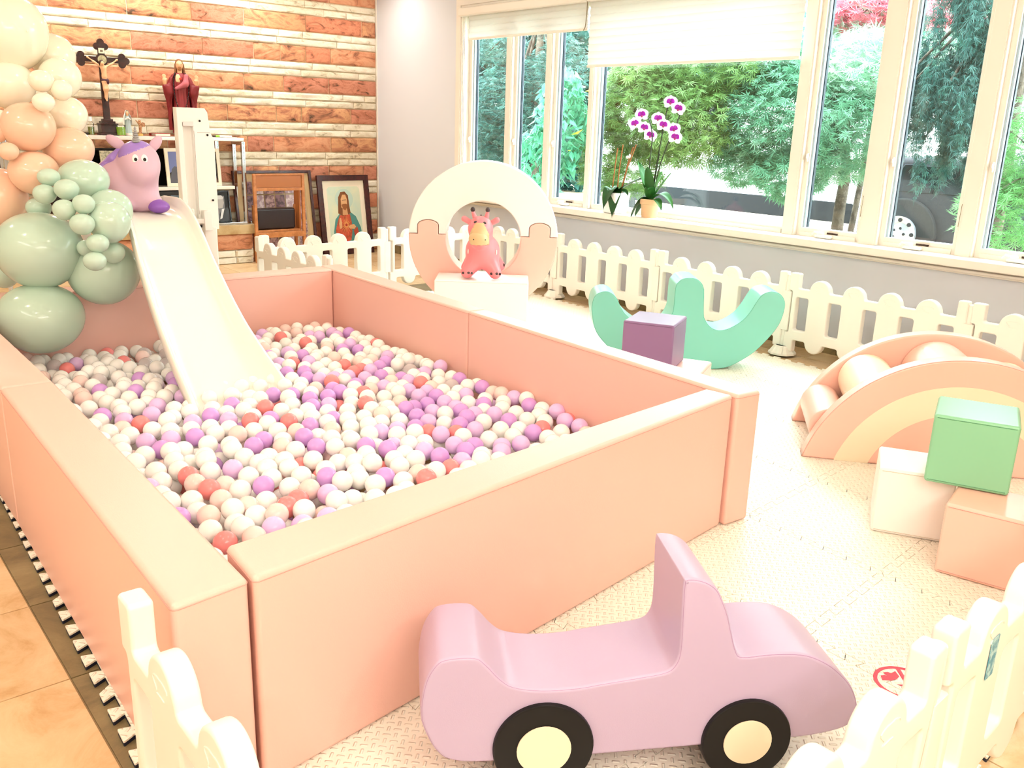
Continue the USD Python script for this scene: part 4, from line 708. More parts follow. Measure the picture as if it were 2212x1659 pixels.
rp = Polygon(smoothline([np.array(p) for p in Lh + Rh], 4, True)).buffer(0)
obj('body', upright(prism(rp, 0.27, 0.008, 3)), MINT, rk, 40)
obj('piping', tube([(x, 0.0035, z) for x, z in np.array(rp.buffer(-0.0035).exterior.coords)[:-1]], 0.0022, 6, True), MINTSEAM, rk, 60)

# ------------------------------------------------------------------ rainbow arch with rollers
rb = thing('rainbow_roller', 'pink and cream rainbow arch of foam rollers between two curved sides', 'foam rainbow', (-2.176, 3.666, ZM), 37.8)
def seg(half, apex, c=0.69):
    R = (half ** 2 + apex ** 2) / (2 * apex); cz = apex - R
    a = math.acos(max(-1, -cz / R)); return Polygon([(c + R * math.sin(t), cz + R * math.cos(t)) for t in np.linspace(a, -a, 60)])
for y, nm in ((0.0, 0), (0.56, 1)):
    outer = seg(0.69, 0.535)
    s = obj('side_panel', upright(prism(outer, 0.09, 0.010, 3), y), PEACHV, rb, 40)
    if nm == 0:
        obj('cream_band', upright(prism(seg(0.543, 0.41).difference(seg(0.39, 0.275)), 0.003, 0.001, 2), y - 0.0012), CREAMV, s, 40, label='cream stripe')
        obj('piping', tube([(x, 0.004, z) for x, z in np.array(outer.buffer(-0.003).exterior.coords)[:-1]], 0.002, 6, True), PINKSEAM, s, 60)
for k, (x, z, r, m) in enumerate([(0.125, 0.125, 0.098, PINK), (0.335, 0.270, 0.135, CREAMV), (0.66, 0.335, 0.165, PEACHV), (0.985, 0.285, 0.135, CREAMV), (1.235, 0.135, 0.10, PINK)]):
    obj('roller', tf(cyl(r, 0.0, 0.455, 40, 0.012), (x, 0.555, z), rx=90), m, rb, 40)

# ------------------------------------------------------------------ car rocker
car = thing('car_rocker', 'lavender foam ride-on car with black and cream wheels', 'ride-on car', (-0.994, 1.608, ZM), 57.2)
pc = [(-0.735, 0.110), (-0.762, 0.160), (-0.776, 0.215), (-0.768, 0.29), (-0.748, 0.335), (-0.722, 0.355), (-0.657, 0.357), (-0.628, 0.335), (-0.600, 0.302), (-0.567, 0.278), (-0.50, 0.266), (-0.42, 0.268), (-0.366, 0.276), (-0.28, 0.288), (-0.222, 0.298), (-0.200, 0.315), (-0.191, 0.353),
      (-0.194, 0.45), (-0.196, 0.522), (-0.190, 0.533), (-0.165, 0.532), (-0.138, 0.522), (-0.115, 0.503), (-0.10, 0.475), (-0.085, 0.44), (-0.07, 0.39), (-0.055, 0.345), (-0.038, 0.331), (0.03, 0.335), (0.102, 0.331), (0.15, 0.314), (0.195, 0.284), (0.24, 0.235), (0.264, 0.175), (0.257, 0.142), (0.233, 0.121), (0.17, 0.106), (0.095, 0.100),
      (-0.143, 0.092), (-0.365, 0.084), (-0.62, 0.080), (-0.70, 0.088)]
cp = Polygon(smoothline([np.array(p) for p in pc], 4, True)).buffer(0); CW = 0.24
obj('body', upright(prism(cp, CW, 0.010, 4), 0.0), LAV, car, 35)
for y in (0.0035, CW - 0.0035):
    obj('piping', tube([(x, y, z) for x, z in np.array(cp.buffer(-0.0045).exterior.coords)[:-1]], 0.0017, 6, True), LAVSEAM, car, 60)
for x, z, r in ((-0.010, 0.109, 0.109), (-0.495, 0.103, 0.117)):
    zz = r
    w = obj('wheel', tf(cyl(r, 0.0, CW + 0.024, 56, 0.006), (x, CW + 0.012, zz), rx=90), BLACKV, car, 40)
    for y, d in ((-0.0142, 1), (CW + 0.0122, 1)):
        obj('hub', tf(cyl(r * 0.54, 0.0, 0.004, 40, 0.0012), (x, y + 0.002, zz), rx=90), CREAMV, w, 40, label='round cream hub')

# ------------------------------------------------------------------ balloons
BALLOONS = [
 ('S', -5.041, 1.059, 0.812, 0.211, 0.194, 'largest sage green balloon of the garland'), ('S', -5.010, 1.022, 0.467, 0.211, 0.180, 'big sage green balloon lowest in the garland'),
 ('S', -4.985, 1.344, 0.687, 0.184, 0.172, 'big sage green balloon against the left edge of the slide'), ('S', -5.036, 1.302, 1.157, 0.127, 0.108, 'topmost big sage green balloon, left of the unicorn'),
 ('S', -4.71, 1.319, 0.977, 0.100, 0.102, 'mid-size sage green balloon in front of the slide top'), ('S', -4.90, 1.382, 1.012, 0.110, 0.110, 'sage green balloon half hidden under the unicorn'),
 ('S', -4.765, 1.340, 0.815, 0.056, 0.052, "small sage balloon resting against the big one at the slide's edge"), ('S', -4.953, 1.121, 1.182, 0.053, 0.044, 'small sage balloon topmost of the small cluster, on the peach ones'), ('S', -4.923, 1.088, 1.103, 0.055, 0.048, 'small sage balloon leftmost in front of the small cluster'), ('S', -4.838, 1.169, 1.130, 0.058, 0.051, 'small sage balloon just below and left of the topmost big sage one'),
 ('S', -4.70, 1.206, 1.069, 0.052, 0.048, 'small sage balloon at the right edge of the small cluster'), ('S', -4.735, 1.124, 1.042, 0.053, 0.050, 'small sage balloon in the middle of the small cluster'), ('S', -4.66, 1.180, 0.978, 0.058, 0.051, 'small sage balloon lowest of the cluster, beside the mid-size one'), ('S', -4.64, 1.236, 0.885, 0.053, 0.046, 'upper of two small sage balloons in front of the big one by the slide'),
 ('S', -4.62, 1.210, 0.802, 0.054, 0.046, 'lower of two small sage balloons in front of the big one by the slide'), ('S', -5.150, 1.102, 1.015, 0.062, 0.053, 'small sage balloon tucked behind the cluster, touching the peach ones'), ('S', -4.86, 1.235, 0.835, 0.042, 0.042, 'small sage balloon sunk in the gap between the two biggest sage ones'), ('S', -5.469, 0.960, 0.642, 0.081, 0.081, 'dull sage green balloon at the back, lowest on the left'),
 ('P', -5.225, 1.113, 1.416, 0.130, 0.121, 'topmost big peach balloon of the garland'), ('P', -5.290, 1.309, 1.304, 0.129, 0.114, 'big peach balloon next to the dark panel on the shelf'),
 ('P', -5.208, 1.112, 1.189, 0.122, 0.110, 'big peach balloon just above the small sage ones'), ('P', -5.349, 0.962, 1.049, 0.140, 0.160, 'tall peach balloon lowest on the left, above the largest sage one'),
 ('P', -5.145, 0.993, 1.298, 0.049, 0.044, 'small peach balloon lower on the left edge of the garland'), ('P', -5.259, 0.977, 1.384, 0.047, 0.047, 'small peach balloon upper on the left edge of the garland'),
 ('C', -5.467, 1.116, 1.882, 0.196, 0.196, 'biggest cream balloon at the top of the garland'), ('C', -5.423, 1.084, 1.623, 0.132, 0.120, 'big cream balloon just above the topmost peach one'),
 ('C', -5.578, 1.345, 1.784, 0.121, 0.119, 'cream balloon behind, right below the biggest cream one'), ('C', -5.373, 1.325, 1.667, 0.106, 0.103, 'cream balloon nearest the crucifix'),
 ('C', -5.367, 1.343, 1.477, 0.099, 0.099, 'lowest mid-size cream balloon, beside the green bottle'), ('C', -5.180, 1.187, 1.643, 0.061, 0.054, 'small cream balloon, upper left of the three in front'), ('C', -5.160, 1.273, 1.602, 0.052, 0.052, 'small cream balloon, rightmost of the three in front'),
 ('C', -5.091, 1.167, 1.539, 0.053, 0.046, 'small cream balloon, lowest of the three in front'), ('C', -5.272, 1.000, 1.468, 0.030, 0.030, 'tiny cream balloon at the left edge, above the peach ones')]
BAL = {'S': (M('sage_balloon', '#c2dac6', 0.16, 0.5, sss=0.0), 'sage green'), 'P': (M('peach_balloon', '#f9cdb0', 0.16, 0.5), 'peach'), 'C': (M('cream_balloon', '#fdf4de', 0.16, 0.5), 'cream')}
core = np.array([-5.35, 1.15])
for i, (k, x, y, z, rx, rz, lab) in enumerate(BALLOONS):
    grp = None
    d = np.array([x, y]) - core; a = math.degrees(math.atan2(d[1], d[0]))
    t = thing('balloon', lab, 'balloon', (x, y, z), a, grp)
    body = lathe([(max(rx * math.sin(q) * (1 - 0.06 * math.cos(q) * -1), 1e-4), rz * math.cos(q)) for q in np.linspace(math.pi, 0, 26)], 36)
    obj('skin', body, BAL[k][0], t, True)
    obj('knot', tf(lathe([(0.0005, -0.012), (0.007, -0.010), (0.005, 0.0), (0.008, 0.008), (0.0005, 0.012)], 10), (-rx * 0.98, 0, 0), ry=90), BAL[k][0], t)
gs = thing('garland_stand', 'thin white pole behind the balloon garland', 'stand', (-5.66, 1.02, 0))
obj('pole', cyl(0.012, 0.0, 2.3, 12), WPLAST, gs); obj('base', cyl(0.14, 0.0, 0.02, 28, 0.004), WPLAST, gs)

# ------------------------------------------------------------------ hopper toys
def toy(name, label, loc, yaw):
    return thing(name, label, 'hopper toy', loc, yaw)
UNI = M('unicorn_skin', '#dcb6c6', 0.45, 0.4); UPUR = M('unicorn_purple', '#8e5bb8', 0.4, 0.5); UMANE = M('unicorn_mane', '#a583d2', 0.28, 0.5); HORN = M('horn_grey', '#a9a6a4', 0.45)
EYEW = M('eye_white', '#f6f4f0', 0.3); EYEB = M('eye_black', '#120c0a', 0.3)
# local frame: x to the toy's left as seen from the viewer's right, -y towards the viewer, z up
u = toy('unicorn_hopper', 'lilac unicorn hopper toy sitting on top of the slide', (-5.37, 1.66, 0.957), 71)
UsdGeom.Xformable(u).AddScaleOp().Set(Gf.Vec3f(0.93, 0.93, 0.95))
prims = [('e', (-0.085, 0.06, 0.175), (0.155, 0.18, 0.145)), ('c', (0.02, 0.0, 0.11), (0.03, -0.02, 0.28), 0.112, 0.108), ('e', (0.035, -0.03, 0.29), (0.116, 0.112, 0.128)), ('e', (0.05, -0.10, 0.245), (0.085, 0.075, 0.075)),
         ('c', (0.02, 0.0, 0.11), (0.11, -0.055, 0.055), 0.08, 0.045), ('c', (-0.02, 0.0, 0.10), (-0.06, -0.07, 0.055), 0.07, 0.042), ('c', (0.05, 0.14, 0.10), (0.09, 0.17, 0.04), 0.06, 0.04), ('c', (-0.12, 0.13, 0.10), (-0.15, 0.16, 0.04), 0.06, 0.04)]
UB, uf = blob(prims, 0.016, 0.0095, field=True); obj('body', UB, UNI, u, True)
obj('hoof', blob([('e', (0.135, -0.085, 0.038), (0.058, 0.052, 0.036)), ('s', (0.10, -0.045, 0.055), 0.036)], 0.02, 0.007), UPUR, u, True)
obj('hoof', blob([('e', (-0.075, -0.095, 0.036), (0.048, 0.048, 0.034)), ('s', (-0.06, -0.07, 0.05), 0.034)], 0.02, 0.007), UPUR, u, True)
obj('hoof', ell((0.10, 0.185, 0.034), (0.045, 0.045, 0.034), 16), UPUR, u, True); obj('hoof', ell((-0.155, 0.175, 0.034), (0.045, 0.045, 0.034), 16), UPUR, u, True)
obj('ear', tf(ell((0, 0, 0), (0.032, 0.016, 0.062), 18), (-0.085, -0.01, 0.405), ry=-56), UNI, u, True)
obj('ear', tf(ell((0, 0, 0), (0.030, 0.016, 0.058), 18), (0.135, -0.01, 0.400), ry=38), UNI, u, True)
hp = [(0.026, 0.0)] + [(0.022 - 0.0028 * k + (0.003 if q else -0.002), 0.012 * k + (0.006 if q else 0.0)) for k in range(7) for q in (0, 1)] + [(0.0005, 0.092)]
obj('horn', tf(lathe(hp, 18), onskin(uf, (0.030, -0.062, 0.6), (0, 0, -1), -0.004), rx=8), HORN, u, 50)
obj('forelock', patch(UB, lambda c: ((c[:, 2] > 0.328 + 0.42 * (c[:, 0] + 0.055)) & (c[:, 0] > -0.075) & (c[:, 1] < 0.02)) | ((c[:, 2] > 0.400) & (c[:, 0] > -0.08))), UMANE, u, True)
mn = [onskin(uf, (-0.4, y, z), (0.4, -y * 0.2 - 0.02, 0.0), 0.004) for y, z in ((0.02, 0.37), (0.0, 0.31), (-0.02, 0.25), (-0.03, 0.20))]
obj('mane', blob([('c', mn[0], mn[1], 0.018, 0.024), ('c', mn[1], mn[2], 0.024, 0.014), ('c', mn[2], mn[3], 0.014, 0.006)], 0.008, 0.006), UMANE, u, True)
for x in (0.020, 0.070):
    p = onskin(uf, (x, -0.4, 0.318), (0, 1, 0))
    e = obj('eye', tf(ell((0, 0, 0), (0.0185, 0.008, 0.0265), 18), p, rx=-8), EYEW, u, True)
    obj('pupil', tf(ell((0, 0, 0), (0.0095, 0.005, 0.0105), 14), p + np.array([0.002, -0.0065, -0.003])), EYEB, e, True)
GIR = M('giraffe_pink', '#f4888f', 0.35, 0.5); GTAN = M('giraffe_muzzle', '#dcb98a', 0.4, 0.4); GDARK = M('giraffe_dark', '#4a3a3c', 0.4, 0.4); GSPOT = M('giraffe_spot', '#f8ebe4', 0.4)
g = toy('giraffe_hopper', 'pink giraffe hopper toy sitting on the white step inside the ring', (-5.535, 4.315, 0.334), 50)
prims = [('e', (0.0, 0.05, 0.195), (0.125, 0.17, 0.125)), ('e', (0.0, 0.025, 0.225), (0.126, 0.118, 0.115)), ('c', (0.0, -0.03, 0.24), (-0.015, -0.05, 0.39), 0.085, 0.080), ('e', (-0.018, -0.06, 0.40), (0.090, 0.085, 0.085)), ('c', (-0.018, -0.08, 0.38), (-0.028, -0.125, 0.315), 0.07, 0.068),
         ('c', (-0.05, -0.02, 0.15), (-0.115, -0.065, 0.055), 0.075, 0.050), ('c', (0.05, -0.02, 0.15), (0.105, -0.065, 0.055), 0.075, 0.050), ('c', (0.06, 0.12, 0.15), (0.135, 0.14, 0.08), 0.07, 0.045), ('c', (-0.06, 0.12, 0.15), (-0.13, 0.14, 0.06), 0.07, 0.045)]
GB, gf = blob(prims, 0.015, 0.0095, field=True); obj('body', GB, GIR, g, True)
obj('face_patch', patch(GB, lambda c: (c[:, 1] < -0.07) & (c[:, 2] > 0.28) & (c[:, 2] < 0.445) & (np.abs(c[:, 0] + 0.022) < 0.022 + 0.052 * np.clip((0.46 - c[:, 2]) / 0.10, 0, 1)), 0.002), GTAN, g, True, label='tan face patch')
obj('muzzle', blob([('e', (-0.028, -0.130, 0.322), (0.076, 0.066, 0.066))], 0.010, 0.008), GTAN, g, True)
for x in (-0.063, 0.027):
    obj('nostril', ell((x, -0.2, 0.325), (0.005, 0.004, 0.005), 10), GDARK, g, True)
for x0, x1, xa in ((-0.058, -0.080, 1), (0.024, 0.036, 1)):
    h = obj('horn', blob([('c', (x0, -0.055, 0.465), (x1, -0.06, 0.525), 0.021, 0.012)], 0.008, 0.006), GIR, g, True)
    obj('horn_tip', ell((x1, -0.06, 0.538), (0.018, 0.018, 0.021), 16), GDARK, h, True)
obj('ear', blob([('c', (-0.085, -0.045, 0.43), (-0.145, -0.05, 0.465), 0.020, 0.023)], 0.01, 0.006), GIR, g, True)
obj('ear', blob([('c', (0.055, -0.045, 0.43), (0.108, -0.05, 0.462), 0.020, 0.023)], 0.01, 0.006), GIR, g, True)
for x, z in ((-0.055, 0.45), (0.017, 0.446)):
    obj('eye', tf(ell((0, 0, 0), (0.013, 0.006, 0.009), 14), onskin(gf, (x, -0.4, z), (0, 1, 0)), ry=-20 if x < 0 else 20, rx=-25), GDARK, g, True)
for x, z in ((-0.118, 0.215), (0.125, 0.215)):
    obj('spot', ell(onskin(gf, (4 * x, -0.17, z), (-x, 0.035, 0.0)), (0.006, 0.014, 0.021), 14), GSPOT, g, True)
for x in (-0.115, 0.105):
    for k, dx in enumerate((-0.028, 0.014, 0.036)):
        obj('toe', tf(ell((0, 0, 0), (0.012, 0.006, 0.010), 12), onskin(gf, (x + dx, -0.4, 0.058 - abs(dx) * 0.2), (0, 1, 0))), GDARK, g, True)
obj('toe', ell((0.170, 0.118, 0.09), (0.008, 0.012, 0.014), 12), GDARK, g, True)
obj('mane', join([tf(lathe([(0.012, 0), (0.008, 0.012), (0.0005, 0.03)], 10), (-0.018 + 0.012 * k, -0.01 + 0.03 * k, 0.472 - 0.016 * k), rx=-20) for k in range(4)]), GDARK, g)
obj('plug', tf(cyl(0.008, -0.005, 0.004, 14), (0.0, 0.0, 0.066)), GDARK, g)

# ------------------------------------------------------------------ hearth, mirrored shelf and what stands on it
he = thing('hearth', 'low stone hearth with a beige ledge below the mirrored shelf', 'hearth', (0, 0, 0))
HX = -9.15
obj('core', box(XB, HX - 0.002, 1.70, 3.985, 0.0, 0.31), MORTAR, he, False)
courses(1.70, 3.992, 0.308, 0.0, HX, he, 23, top=0.308)
for z0, z1, m in ((0.0, 0.09, RED), (0.094, 0.155, PALE), (0.16, 0.306, RED)):
    for k, x in enumerate((XB + 0.03, XB + 0.17)):
        obj('stone', rbox(x, x + 0.132, 3.985, 4.005, z0 + 0.002, z1, 0.005, 6), m[k], he)
LEDGE = M('beige_ledge', '#c7ad80', 0.45, 0.5, noise=(7.0, '#b0915f', 0.4, 0.65))
obj('ledge', rbox(XB, HX + 0.06, 1.70, 4.04, 0.312, 0.408, 0.006, 8), LEDGE, he)
ms = thing('mirrored_shelf', 'low mirror-finish console shelf on the stone hearth', 'shelf', (0, 0, 0.409))
sx0, sx1 = -9.40, -9.13
ZT = 1.292 - 0.409
obj('top', rbox(sx0, sx1, 1.70, 3.955, ZT - 0.036, ZT, 0.004, 6), M('white_shelf_top', '#e9e4dc', 0.2, 0.6, 0.25), ms)
obj('base_rail', rbox(sx0, sx1, 1.70, 4.0, 0.0, 0.026, 0.004, 6), MIRROR, ms)
for x0 in (sx1 - 0.035, sx0):
    obj('end_post', rbox(x0, x0 + 0.035, 3.925, 3.962, 0.026, ZT - 0.036, 0.003, 6), MIRROR, ms)
    obj('end_post', rbox(x0, x0 + 0.035, 1.72, 1.755, 0.026, ZT - 0.036, 0.003, 6), MIRROR, ms)
obj('end_rail', rbox(sx0 + 0.035, sx1 - 0.035, 3.925, 3.96, ZT - 0.072, ZT - 0.036, 0.003, 6), MIRROR, ms)
obj('middle_shelf', rbox(sx0, sx1 - 0.02, 1.72, 3.84, 0.365, 0.398, 0.004, 6), M('white_gloss_shelf', '#efe9df', 0.15, 0.5), ms)
obj('divider', rbox(-9.36, -9.32, 3.72, 3.76, 0.40, ZT - 0.036, 0.003, 6), MIRROR, ms)
ZS = 1.2935
pn = thing('dark_television', 'flat black television standing at the back of the shelf', 'television', (-9.375, 2.85, 0.809))
obj('panel', rbox(-0.02, 0.0, -0.45, 0.42, 0.0, 0.36, 0.004, 6), M('black_glass', '#07090b', 0.12, 0.5), pn)
bx = thing('dark_box', 'black media box with a small grey screen on the lower shelf', 'box', (-9.27, 3.0, 0.436))
obj('case', rbox(-0.11, 0.06, -0.9, 0.42, 0.0, 0.325, 0.005, 6), M('black_case', '#0a0b0c', 0.3, 0.5), bx)
obj('screen', box(0.060, 0.0625, 0.19, 0.29, 0.195, 0.285), M('grey_screen', '#56616a', 0.3), bx, False)
def yzplate(pts, x, d=0.002):
    """flat plate facing +x from (y, z) points"""
    m = prism(Polygon(pts), d); v, f = m
    return np.stack([v[:, 2] + x, v[:, 0], v[:, 1]], 1), f
def picture(name, label, cat, loc, w, h, fw, fmat, tilt, inner, thick=0.02, mat2=None, mw=0.0, group=None):
    """frame standing on its lower edge at loc, facing +x, leaning back by tilt degrees"""
    t = thing(name, label, cat, loc, 0, group)
    def T(m): return tf(m, ry=-tilt)
    bars = [sbox(-w / 2, 0, w / 2, h).difference(sbox(-w / 2 + fw, fw, w / 2 - fw, h - fw))]
    m = prism(bars[0], thick, 0.003, 2); v, f = m
    obj('frame', T((np.stack([v[:, 2] - thick, v[:, 0], v[:, 1]], 1), f)), fmat, t, 40)
    obj('backing', T(box(-thick + 0.001, -thick + 0.008, -w / 2 + fw, w / 2 - fw, fw, h - fw)), mat2 or fmat, t, False)
    if mw:
        q = sbox(-w / 2 + fw, fw, w / 2 - fw, h - fw); m = prism(q.difference(sbox(-w / 2 + fw + mw, fw + mw, w / 2 - fw - mw, h - fw - mw)), 0.002); v, f = m
        obj('mount', T((np.stack([v[:, 2] - thick + 0.008, v[:, 0], v[:, 1]], 1), f)), mat2, t, False)
    pr = None
    for k, (nm, pts, mt) in enumerate(inner):
        m = T(yzplate(pts, -thick + 0.0085 + 0.0004 * k, 0.0006))
        if pr is None: pr = obj('print', m, mt, t, False)
        else: obj(nm, m, mt, pr, False)
    return t
def P_(n, c): return M(n, c, 0.5, 0.4)
wfr = M('ivory_frame', '#e6dcc6', 0.35)
W_, H_ = 0.56, 0.375
picture('photo_frame', 'ivory-framed picture behind the tall white slide board', 'picture frame', (-9.165, 3.432, 0.809), W_, H_, 0.035, wfr, 6,
        [('print', [(-0.245, 0.035), (0.245, 0.035), (0.245, 0.34), (-0.245, 0.34)], P_('print_dark', '#1f1c1c')), ('sky', [(-0.245, 0.13), (-0.15, 0.2), (-0.15, 0.34), (-0.245, 0.34)], P_('print_blue', '#6f78ad')),
         ('figure', [(-0.245, 0.035), (-0.12, 0.035), (-0.13, 0.18), (-0.19, 0.20), (-0.22, 0.17)], P_('print_grey', '#5b5a63')), ('figure', [(0.11, 0.12), (0.17, 0.15), (0.18, 0.21), (0.15, 0.25), (0.12, 0.22)], P_('print_skin', '#c78d6b')),
         ('figure', [(0.10, 0.035), (0.245, 0.035), (0.235, 0.08), (0.17, 0.13), (0.11, 0.11)], P_('print_brown', '#6d5449'))], mat2=wfr)
picture('photo_frame', 'black-framed grey portrait of a person in a dinner suit, on the lower shelf', 'picture frame', (-9.17, 3.645, 0.437), 0.31, 0.325, 0.016, M('black_frame', '#141313', 0.3), 9,
        [('print', [(-0.14, 0.016), (0.14, 0.016), (0.14, 0.305), (-0.14, 0.305)], P_('print_night', '#0d0d0e')), ('background', [(-0.140, 0.016), (0.090, 0.016), (0.100, 0.27), (-0.14, 0.28)], P_('print_mid', '#77777a')), ('suit', [(0.025, 0.016), (0.138, 0.016), (0.160, 0.10), (0.120, 0.15), (0.060, 0.135), (0.030, 0.08)], P_('print_suit', '#3b3c40')),
         ('shirt', [(0.030, 0.03), (0.055, 0.04), (0.090, 0.14), (0.060, 0.135)], P_('print_white', '#dcdcdc')), ('face', [(0.000, 0.17), (0.030, 0.14), (0.070, 0.145), (0.090, 0.20), (0.080, 0.25), (0.030, 0.26), (0.000, 0.23)], P_('print_face', '#b3b0ad')),
         ('hair', [(0.000, 0.23), (0.030, 0.235), (0.080, 0.235), (0.090, 0.25), (0.070, 0.275), (0.020, 0.275), (-0.005, 0.255)], P_('print_hair', '#d8d8d8')), ('dress', [(-0.140, 0.016), (0.010, 0.016), (0.000, 0.09), (-0.080, 0.13)], P_('print_dress', '#e8e6e4'))])
MOS = M('mosaic_frame_glaze', '#cfc7ad', 0.35, noise=(60.0, '#8d8a70', 0.45, 0.6))
picture('photo_frame', 'mosaic-patterned frame with a dark photograph beside the unicorn', 'picture frame', (-9.17, 2.70, 0.809), 0.30, 0.345, 0.055, MOS, 7,
        [('print', [(-0.095, 0.055), (0.095, 0.055), (0.095, 0.29), (-0.095, 0.29)], P_('print_mauve', '#5d4b50')), ('shape', [(-0.08, 0.2), (0.0, 0.22), (0.09, 0.2), (0.09, 0.27), (-0.07, 0.27)], P_('print_dark2', '#2d2426')), ('shape', [(-0.06, 0.16), (0.09, 0.17), (0.09, 0.2), (-0.06, 0.19)], P_('print_rose', '#a68f90'))])
# crucifix
cx = thing('crucifix', 'dark wooden standing crucifix with trefoil ends', 'crucifix', (-9.28, 2.665, ZS))
def yzp(poly, x0, d, r=0.004, seg=None):
    v, f = prism(poly, d, r, 2, seg); return np.stack([v[:, 2] + x0, v[:, 0], v[:, 1]], 1), f
base = [((-0.085, 0.085), 0.0, 0.02), ((-0.075, 0.075), 0.02, 0.095), ((-0.082, 0.082), 0.095, 0.108), ((-0.062, 0.062), 0.108, 0.128), ((-0.045, 0.045), 0.128, 0.148)]
obj('base', join([rbox(-0.8 * b, 0.8 * b, a, b, z0, z1, 0.004, 6) for (a, b), z0, z1 in base]), DARKWOOD, cx)
tre = lambda y, z, a: unary_union([Point(y + 0.034 * math.cos(math.radians(a + q)), z + 0.034 * math.sin(math.radians(a + q))).buffer(0.032, 10) for q in (0, 95, -95)] + [Point(y, z).buffer(0.035)])
obj('cross', yzp(unary_union([sbox(-0.030, 0.14, 0.030, 0.80), sbox(-0.19, 0.655, 0.19, 0.705), Point(0, 0.68).buffer(0.055), tre(0, 0.800, 90), tre(-0.185, 0.68, 180), tre(0.185, 0.68, 0)]), -0.012, 0.026), DARKWOOD, cx, 40)
obj('plaque', yzp(sbox(-0.026, 0.735, 0.026, 0.782), 0.014, 0.005, 0.001), M('plaque_ivory', '#d9cfb4', 0.5), cx)
obj('plaque_print', yzp(sbox(-0.012, 0.748, 0.012, 0.766), 0.019, 0.0006, 0), P_('print_taupe', '#6d6250'), cx, False)
obj('medallion', tf(cyl(0.040, 0.0, 0.006, 32, 0.002), (0.014, 0, 0.68), ry=90), M('medal_bronze', '#b3ab86', 0.4, 0.5, 0.0, noise=(90.0, '#8a8462', 0.4, 0.6)), cx)
X = 0.034
obj('figure', blob([('c', (X, 0.0, 0.60), (X + 0.004, 0.002, 0.53), 0.026, 0.020), ('c', (X, 0.0, 0.53), (X, 0.004, 0.49), 0.021, 0.024), ('c', (X, -0.018, 0.615), (X - 0.008, -0.075, 0.655), 0.0105, 0.008), ('c', (X - 0.008, -0.075, 0.655), (X - 0.012, -0.125, 0.69), 0.008, 0.006), ('s', (X - 0.012, -0.132, 0.696), 0.008),
     ('c', (X, 0.018, 0.615), (X - 0.008, 0.075, 0.645), 0.0105, 0.008), ('c', (X - 0.008, 0.075, 0.645), (X - 0.012, 0.125, 0.682), 0.008, 0.006), ('s', (X - 0.012, 0.132, 0.688), 0.008), ('c', (X, -0.010, 0.48), (X + 0.012, -0.010, 0.42), 0.017, 0.012), ('c', (X + 0.012, -0.010, 0.42), (X, -0.002, 0.345), 0.011, 0.008), ('c', (X, 0.012, 0.48), (X + 0.012, 0.014, 0.42), 0.017, 0.012),
     ('c', (X + 0.012, 0.014, 0.42), (X, 0.006, 0.345), 0.011, 0.008), ('c', (X, -0.001, 0.345), (X + 0.010, 0.002, 0.315), 0.009, 0.008), ('c', (X, 0.0, 0.61), (X + 0.012, -0.012, 0.635), 0.012, 0.010), ('e', (X + 0.016, -0.014, 0.648), (0.017, 0.016, 0.021))], 0.006, 0.0045), SKIN, cx, True)
obj('hair', blob([('e', (X + 0.010, -0.017, 0.656), (0.017, 0.020, 0.020)), ('c', (X + 0.005, -0.030, 0.65), (X + 0.006, -0.030, 0.622), 0.009, 0.006)], 0.006, 0.0045), P_('hair_dark', '#3b2016'), cx, True)
obj('loincloth', blob([('e', (X, 0.002, 0.50), (0.026, 0.034, 0.018)), ('e', (X + 0.004, 0.02, 0.48), (0.02, 0.018, 0.024))], 0.008, 0.005), P_('cloth_plum', '#4a2431'), cx, True)
# robed statue
sg = thing('robed_statue', 'painted statue of a bearded robed figure with raised hands, on the shelf', 'statue', (-9.28, 3.39, ZS), 73)
ROBE, CLOAK, SASH = P_('robe_red', '#8f2f33'), P_('cloak_red', '#7d1f24'), P_('sash_rose', '#b8606a')
def folds(prof, nf, amp, sx=1.0, sy=1.0, cut0=0, cut1=360, n=72):
    a = np.linspace(math.radians(cut0), math.radians(cut1), n); R = []
    for r, z in prof:
        R.append([(sx * r * (1 + amp * math.sin(nf * t + 3 * z)) * math.cos(t), sy * r * (1 + amp * math.sin(nf * t + 3 * z)) * math.sin(t), z) for t in a])
    R = np.array(R); F = []
    for i in range(len(prof) - 1):
        for j in range(n - 1): k = i * n + j; F.append((k, k + 1, k + n + 1, k + n))
    return arr((R.reshape(-1, 3), np.array(F)))
obj('base', cyl(0.085, 0.0, 0.03, 24, 0.005), P_('statue_base', '#c9b48a'), sg)
obj('robe', folds([(0.001, 0.03), (0.098, 0.03), (0.09, 0.12), (0.078, 0.3), (0.072, 0.42), (0.080, 0.50), (0.078, 0.55), (0.05, 0.595), (0.03, 0.605), (0.001, 0.606)], 13, 0.06, 1.0, 0.72), ROBE, sg, 50)
obj('cloak', folds([(0.125, 0.06), (0.128, 0.2), (0.118, 0.34), (0.112, 0.46), (0.102, 0.53), (0.075, 0.585), (0.04, 0.61)], 15, 0.05, 1.02, 0.80, -40, 220), CLOAK, sg, 50)
